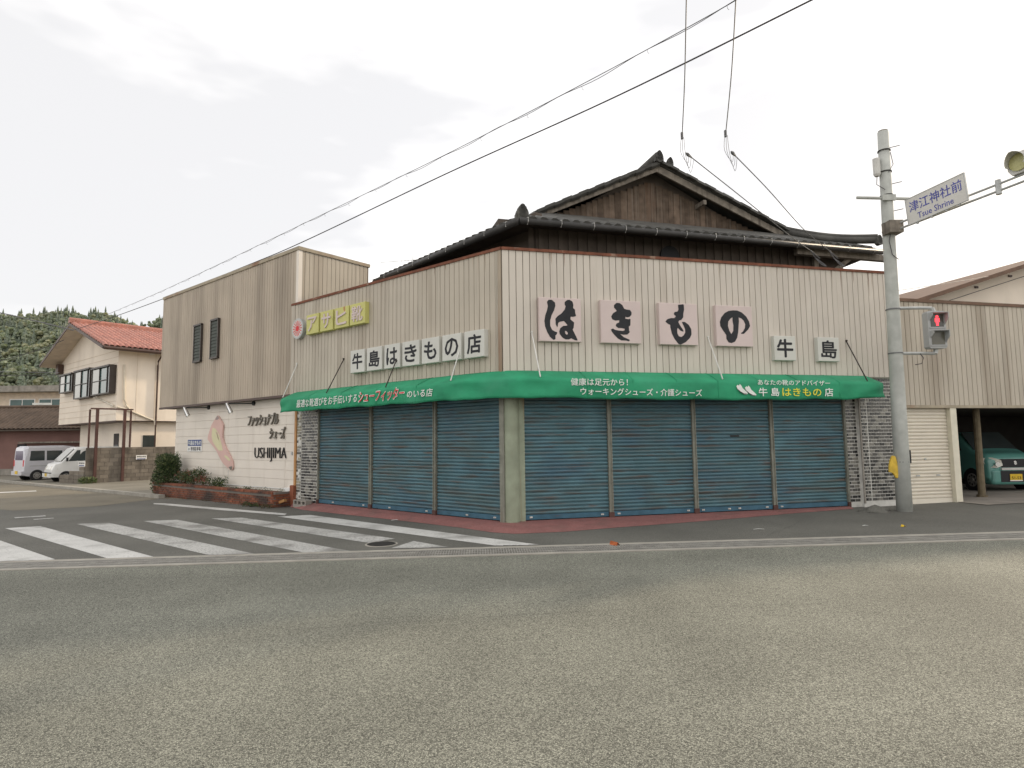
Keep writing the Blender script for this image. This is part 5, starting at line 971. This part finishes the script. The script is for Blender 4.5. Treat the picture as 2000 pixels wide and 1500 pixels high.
# ================================================================== OVERHEAD WIRES
def plan_pts(pix, p0, p1):
    out_ = []
    for px_, py_ in pix:
        d = ray(px_, py_); a = Vector(p0); b = Vector(p1); e = b-a
        t_ = (a.x*e.y-a.y*e.x)/(d.x*e.y-d.y*e.x); out_.append(EYE+d*t_)
    return out_
def spline(P, n=8):
    o_ = []
    for i in range(len(P)-1):
        p0, p1, p2, p3 = P[max(i-1, 0)], P[i], P[i+1], P[min(i+2, len(P)-1)]
        for k in range(n): t_ = k/n; o_.append(.5*((2*p1)+(p2-p0)*t_+(2*p0-5*p1+4*p2-p3)*t_**2+(3*p1-p0-3*p2+p3)*t_**3))
    return o_+[P[-1]]
def cable(name, P, r, label, mat='wire', extra=None):
    t_ = thing(name, label, 'cable', (0, 0, 0)); m2 = MB(); m2.tube(P, r, 6); m2.build('conductor', mat, t_)
    return t_
P = spline(plan_pts([(1700, -58), (1585, 0), (1200, 190), (870, 340), (590, 473), (476, 521), (320, 583), (216, 621), (146, 644)], (4.9, 8.2), (-22.4, 31.2)))
cable('overhead_cable', P, .013, 'thick dark overhead cable sweeping down to the red-roofed house')
P = spline(plan_pts([(1520, -62), (1400, 22), (1000, 236), (700, 385), (330, 562), (205, 616)], (4.2, 9.0), (-33, 47)), 10)
tw = thing('twisted_cable', 'thin overhead cable spirally wrapped around its carrier wire above the shop', 'cable'); m2 = MB(); m2.tube(P, .008, 5); m2.build('carrier', 'wire_grey', tw)
L_ = [0.]; 
for a, b in zip(P, P[1:]): L_.append(L_[-1]+(b-a).length)
Q = []; tot = L_[-1]; k = 0; N_ = int(tot/.22)
for i in range(N_):
    s_ = tot*i/N_
    while L_[k+1] < s_: k += 1
    q = P[k].lerp(P[k+1], (s_-L_[k])/(L_[k+1]-L_[k])); Q.append(q+Vector((0, .016*math.cos(s_*3.2), -.022+.022*math.sin(s_*3.2)+.012*math.sin(s_*1.27))))
m2 = MB(); m2.tube(Q, .006, 5); m2.build('spiral_wire', 'wire', tw)
m2 = MB()
for i in range(4, N_, 7): m2.tube([Q[i], Q[i]+Vector((.01, .0, -.06)), Q[i]+Vector((.04, .02, -.065))], .004, 4)
m2.build('loose_tie', 'wire_grey', tw, kind='stuff')
for pa, pb, lbl in (([(1342, -60), (1340, 20), (1337, 160), (1332, 268)], [(1345, 303), (1440, 378), (1545, 462), (1584, 490)], 'left'), ([(1440, -60), (1436, 20), (1428, 150), (1417, 264)], [(1432, 300), (1500, 370), (1570, 448), (1620, 490)], 'right')):
    sw = thing('service_wire', f'{lbl} of two service wires dropping from the sky to the tiled eave', 'cable', group='service wires to the tiled house')
    ya, yb_ = 6.0, 9.6; A_ = [at_y(px_, py_, ya+(yb_-ya)*k/3) for k, (px_, py_) in enumerate(pa)]; B_ = [at_y(px_, py_, 9.75+(14.6-9.75)*k/3) for k, (px_, py_) in enumerate(pb)]
    m2 = MB(); m2.tube(spline(A_), .008, 5); m2.build('upper_span', 'wire_grey', sw); m2 = MB(); m2.tube(spline(B_), .009, 5); m2.build('lower_span', 'wire_grey', sw)
    e = A_[-1]; f_ = B_[0]
    m2 = MB(); m2.tube([e+Vector((0, 0, .08)), e-Vector((0, 0, .03))], .022, 6); m2.build('insulator', 'wire_grey', sw); dv = (B_[1]-B_[0]).normalized(); m2 = MB(); m2.tube([f_-dv*.10, f_-dv*.03, f_+dv*.03, f_+dv*.12], [.012, .03, .022, .012], 6); m2.build('insulator', 'wire_grey', sw)
    m2 = MB()
    for k in range(3): m2.tube(spline([e+Vector((-.01+.02*k, 0, 0)), e.lerp(f_, .3)+Vector((-.06+.04*k, 0, -.16-.03*k)), e.lerp(f_, .8)+Vector((.0+.02*k, 0, -.20-.08*k)), f_+dv*.1*k], 4), .004, 4)
    m2.build('jumper', 'wire_grey', sw)
    h_ = B_[-1]; m2 = MB(); m2.tube(spline([h_, h_+Vector((.15, .1, -.15)), h_+Vector((.32, .15, -.30)), h_+Vector((.45, .2, -.32)), h_+Vector((.2, .2, -.12))], 4), .012, 5); m2.tube([h_, h_+Vector((.35, .3, -.1))], .02, 5); m2.build('eave_loop', 'wire_grey', sw)
for pix, p0, p1, r_, lbl, mt in (([(-120, 588), (0, 611), (70, 627), (144, 645)], (-40, 26), (-22.5, 31.3), .03, 'grey covered cable coming from the left to the gable of the red-roofed house', 'wire_grey'),
        ([(-100, 730), (0, 705), (70, 685), (125, 664)], (-40, 31), (-23, 31.5), .016, 'thin cable rising towards the gable in front of the wooded hill', 'wire'), ([(-100, 724), (0, 726), (116, 728)], (-40, 33), (-24.5, 33.5), .018, 'upper of two level cables left of the red-roofed house', 'wire_grey'), ([(-100, 731), (0, 733), (114, 732)], (-40, 33), (-24.5, 33.5), .018, 'lower of two level cables left of the red-roofed house', 'wire'),
        ([(1749, 568), (1850, 553), (1930, 540)], (9, 14.2), (24, 25), .007, 'faint thin wire beside the utility pole above the garage', 'wire_grey')):
    cable('side_cable', spline(plan_pts(pix, p0, p1)), r_, lbl, mt)

# ================================================================== PLANTS
def leaf_cloud(mb, c, rad, n, size, mats_n, r, up=.3, shell=.5):
    for _ in range(n):
        while True:
            p = Vector((r.uniform(-1, 1), r.uniform(-1, 1), r.uniform(-1, 1)))
            if shell < p.length < 1: break
        q = Vector((c[0]+p.x*rad[0], c[1]+p.y*rad[1], c[2]+p.z*rad[2])); d = (p+Vector((r.gauss(0, .5), r.gauss(0, .5), r.gauss(up, .4)))).normalized(); s_ = d.cross(Vector((r.gauss(0, 1), r.gauss(0, 1), r.gauss(0, 1)))).normalized(); L__ = size*r.uniform(.6, 1.5)
        mb.add([q-s_*L__*.16, q+d*L__*.5-s_*L__*.05, q+d*L__, q+d*L__*.45+s_*L__*.2], [(0, 1, 2, 3)], r.choice(mats_n))
r = random.Random(21)
def plant_root(name, label, px, py, off, cat): P = C0+YA*.08; t_ = thing(name, label, cat, P, ROTA); return t_
shx = -15.30
SHS = .76
sb_ = thing('shrub', 'dense dark green shrub growing at the left end of the brick planter', 'shrub', C0+YA*.08+XA*shx+YA*-.30+Vector((0, 0, .1)), ROTA)
mb = MB()
for c, rad, n in (((0, 0, .52), (.80, .52, .62), 4200), ((-.15, 0, 1.12), (.55, .42, .38), 2000), ((.20, .05, .95), (.52, .4, .45), 1500), ((-.75, -.05, .25), (.42, .35, .40), 800), ((-.6, -.1, -.1), (.40, .3, .3), 350)): leaf_cloud(mb, c, rad, n, .095, [0, 0, 0, 1, 1, 2], r, .45, .2)
for _ in range(40): a = r.uniform(0, 6.28); b = (math.cos(a)*r.uniform(.2, .7), math.sin(a)*.4, r.uniform(.9, 1.4)); leaf_cloud(mb, b, (.10, .10, .16), 22, .09, [0, 1, 2], r, .9, .0)
mb.build('foliage', ['leaf_dark', 'leaf_mid', 'leaf_pale'], sb_); sb_.scale = (SHS, SHS, SHS)
m2 = MB()
for k in range(7): m2.tube([(r.uniform(-.1, .1), r.uniform(-.1, .1), 0), (r.uniform(-.3, .3), r.uniform(-.2, .2), .5), (r.uniform(-.5, .5), r.uniform(-.3, .3), 1.1)], [.025, .018, .006], 5)
m2.tube([(.15, 0, 1.1), (.42, .05, 1.62)], [.008, .003], 4); m2.build('stem', 'stem', sb_)
for k, (x, h, nst, redp) in enumerate(((-14.25, .50, 5, .35), (-13.55, .62, 6, .15), (-12.75, .58, 5, .5), (-11.75, .34, 4, 0))):
    nd = thing('nandina', ['red-tinged low bush beside the dark shrub in the planter', 'tall green bush with some red leaves in the middle of the planter', 'reddest bush under the toe of the shoe board', 'small green bush right of the shoe board cable'][k], 'bush', C0+YA*.08+XA*x+YA*-.14+Vector((0, 0, .18)), ROTA, 'bushes in the brick planter')
    mb = MB(); m2 = MB()
    for s_ in range(nst):
        tx, ty = r.uniform(-.38, .38), r.uniform(-.2, .12); hh = h*r.uniform(.6, 1.); m2.tube([(tx*.2, ty*.2, 0), (tx*.7, ty*.7, hh*.6), (tx, ty, hh)], [.010, .007, .003], 4)
        for q in range(5): leaf_cloud(mb, (tx*(.5+.13*q), ty*(.5+.13*q), hh*(.35+.15*q)), (.15, .12, .08), 30, .075, [2, 2, 0] if r.random() < redp else [0, 1, 1, 3], r, .3, 0)
    mb.build('foliage', ['leaf_mid', 'leaf_dark', 'leaf_red', 'leaf_pale'], nd); m2.build('stem', 'stem', nd)
mb = MB()
for _ in range(26): x = r.uniform(-12.2, -7.9); leaf_cloud(mb, (x, r.uniform(-.38, .1), .22), (.14, .08, .05), 22, .05, [0, 1, 2], r, .5, 0)
mb.build('planter_weeds', ['leaf_mid', 'leaf_dark', 'leaf_pale'], None, C0+YA*.08, ROTA, kind='stuff', label='low weeds scattered over the planter soil', cat='weeds')
mb = MB()
for _ in range(30): x = r.uniform(-9.2, -7.75); leaf_cloud(mb, (x, -.62+r.uniform(-.16, .06), -.14), (.12, .09, .06), 26, .055, [0, 1, 1, 2], r, .4, 0)
for _ in range(40): x = r.uniform(-16.2, -9.2); leaf_cloud(mb, (x, -.58+r.uniform(-.06, .04), gz(-8)-.02), (.12, .05, .03), 10, .04, [0, 1, 1], r, .5, 0)
mb.build('kerb_weeds', ['leaf_mid', 'stem', 'leaf_dark'], None, C0+YA*.08, ROTA, kind='stuff', label='dry weeds and leaf litter along the foot of the planter', cat='weeds')
wd_ = on_plane(171, 934, W0+WN*.25, WN); wdt = thing('green_weed', 'bright green weed clump at the foot of the block wall post', 'weed', (wd_.x, wd_.y, gz(wd_.x))); mb = MB(); leaf_cloud(mb, (0, 0, .12), (.42, .25, .14), 420, .11, [0, 0, 1], r, .5, 0); mb.build('foliage', ['leaf_mid', 'leaf_pale'], wdt)
m2 = MB(); a_ = C0+XA*-7.75+YA*-.30; wp = thing('wooden_offcut', 'short pale wooden offcut leaning at the right end of the planter', 'offcut', (a_.x, a_.y, gz(a_.x)), ROTA+.3); m2.add([(-.22, -.04, .02), (.22, -.04, .16), (.22, .05, .16), (-.22, .05, .02), (-.23, -.04, .09), (.20, -.04, .23), (.20, .05, .23), (-.23, .05, .09)], [(0, 3, 2, 1), (4, 5, 6, 7), (0, 1, 5, 4), (1, 2, 6, 5), (2, 3, 7, 6), (3, 0, 4, 7)]); m2.build('timber', 'wood_trim', wp)

# litter on the asphalt
def litter(px, py, w, l, mat, name, label, cat, rz=0., hump=.01):
    P = gnd(px, py); m2 = MB(); m2.add([(-w, -l, .004), (0, -l*.8, hump), (w, -l, .005), (w*.9, l, .006), (0, l*.9, hump*1.3), (-w, l*.8, .004)], [(0, 1, 4, 5), (1, 2, 3, 4)]); o_ = m2.build(name, mat, None, (P.x, P.y, gz(P.x, .002)), rz, label=label, cat=cat); sd = o_.modifiers.new('t', 'SOLIDIFY'); sd.thickness = .002
litter(1200, 1065, .045, .08, 'leaf_litter', 'fallen_leaf', 'orange-brown fallen leaf on the gutter grating', 'leaf', .8, .05); litter(978, 1038, .10, .04, 'litter', 'paper_scrap', 'white paper scrap on the apron edge at the shop corner', 'litter'); litter(775, 1016, .12, .035, 'litter', 'paper_scrap', 'long white scrap beside the outer crosswalk bar', 'litter', .3)
litter(1192, 1028, .10, .035, 'litter', 'paper_scrap', 'white scrap on the apron edge below the second shutter', 'litter', .1); litter(1690, 1027, .05, .02, 'litter', 'paper_scrap', 'small white scrap on the asphalt before the right pier', 'litter'); litter(1764, 1029, .035, .03, 'plate_yellow', 'fallen_leaf', 'small yellow leaf on the asphalt before the pole', 'leaf', .4, .03); litter(1482, 1034, .10, .012, 'litter', 'paper_scrap', 'thin white sliver on the asphalt before the third shutter', 'litter')

# ================================================================== WOODED HILLS
def hill(name, prof, y0, y1, label, seed, ntree, mats_w, SCL=1.):
    r = random.Random(seed); xs = [p[0] for p in prof]; rid = lambda px: np.interp(px, xs, [p[1] for p in prof]); mb = MB(); nu, nv = 60, 12
    top = {}
    for i in range(nu+1):
        px_ = xs[0]+(xs[-1]-xs[0])*i/nu; P1 = at_y(px_, rid(px_)+22, y1); P0 = at_y(px_, 860, y0); P0.z = -4
        for j in range(nv+1): q = j/nv; p = P0.lerp(P1, q); p.z = P0.z+(P1.z-P0.z)*(q**.85); mb.v.append(tuple(p))
    mb.f = [(i*(nv+1)+j, (i+1)*(nv+1)+j, (i+1)*(nv+1)+j+1, i*(nv+1)+j+1) for i in range(nu) for j in range(nv)]; mb.m = [0]*len(mb.f)
    mb.build(name, 'hill_soil', None, smooth=True, kind='structure')
    fm = MB()
    # tree shapes
    def conifer(c, h, w):
        n = 7
        for t_ in range(5):
            zb = c.z+h*(.08+t_*.18); zt = zb+h*.30; rr = w*(1-t_*.18); k0 = len(fm.v); a0 = r.uniform(0, 6)
            fm.v += [(c.x+rr*(1+r.uniform(-.25, .2))*math.cos(a0+2*PI*k/n), c.y+rr*math.sin(a0+2*PI*k/n), zb+r.uniform(-.05, .05)*h) for k in range(n)]+[(c.x, c.y, zt)]
            fm.f += [(k0+k, k0+(k+1) % n, k0+n) for k in range(n)]; fm.m += [0]*n
    def broad(c, h, w, m):
        for t_ in range(r.randint(5, 7)):
            cc = Vector((c.x+r.uniform(-.6, .6)*w, c.y+r.uniform(-.6, .6)*w, c.z+h*r.uniform(.40, .92))); rr = w*r.uniform(.28, .55); nn, mm = 7, 4; k0 = len(fm.v)
            for a in range(mm+1):
                ph = PI*a/mm
                for b in range(nn): fm.v.append((cc.x+rr*math.sin(ph)*math.cos(2*PI*b/nn)*r.uniform(.75, 1.2), cc.y+rr*math.sin(ph)*math.sin(2*PI*b/nn), cc.z+rr*.8*math.cos(ph)*r.uniform(.8, 1.15)))
            fm.f += [(k0+a*nn+b, k0+a*nn+(b+1) % nn, k0+(a+1)*nn+(b+1) % nn, k0+(a+1)*nn+b) for a in range(mm) for b in range(nn)]; fm.m += [m]*(mm*nn)
    for t_ in range(ntree):
        px_ = r.uniform(xs[0], xs[-1]); q = r.random()**.75; q = 1. if t_ % 6 == 0 else q
        P1 = at_y(px_, rid(px_)+20, y1); P0 = at_y(px_, 860, y0); P0.z = -4; p = P0.lerp(P1, q); p.z = P0.z+(P1.z-P0.z)*(q**.85)-1
        if r.random() < mats_w[0]: conifer(p, r.uniform(5, 9.5)*SCL, r.uniform(1.5, 2.4)*SCL)
        else: broad(p, r.uniform(4, 7)*SCL, r.uniform(1.9, 3.2)*SCL, 2 if r.random() < mats_w[1] else 1)
    fm.build(name+'_forest', ['forest_conifer', 'forest_leaf', 'forest_yellow'], None, kind='stuff', label=label, cat='forest')
hill('hill', [(-700, 640), (-300, 620), (0, 618), (60, 616), (120, 608), (165, 616), (200, 611), (250, 630), (300, 660), (380, 720)], 190, 300, 'dense mixed forest covering the near hillside at the left', 3, 4200, (.30, .30))
hill('far_hill', [(120, 690), (200, 660), (260, 640), (290, 627), (320, 614), (400, 605), (520, 640)], 520, 640, 'bluish distant forest behind the red-roofed house', 4, 700, (.5, .1), 1.6)
bpy.data.objects.remove(_to);
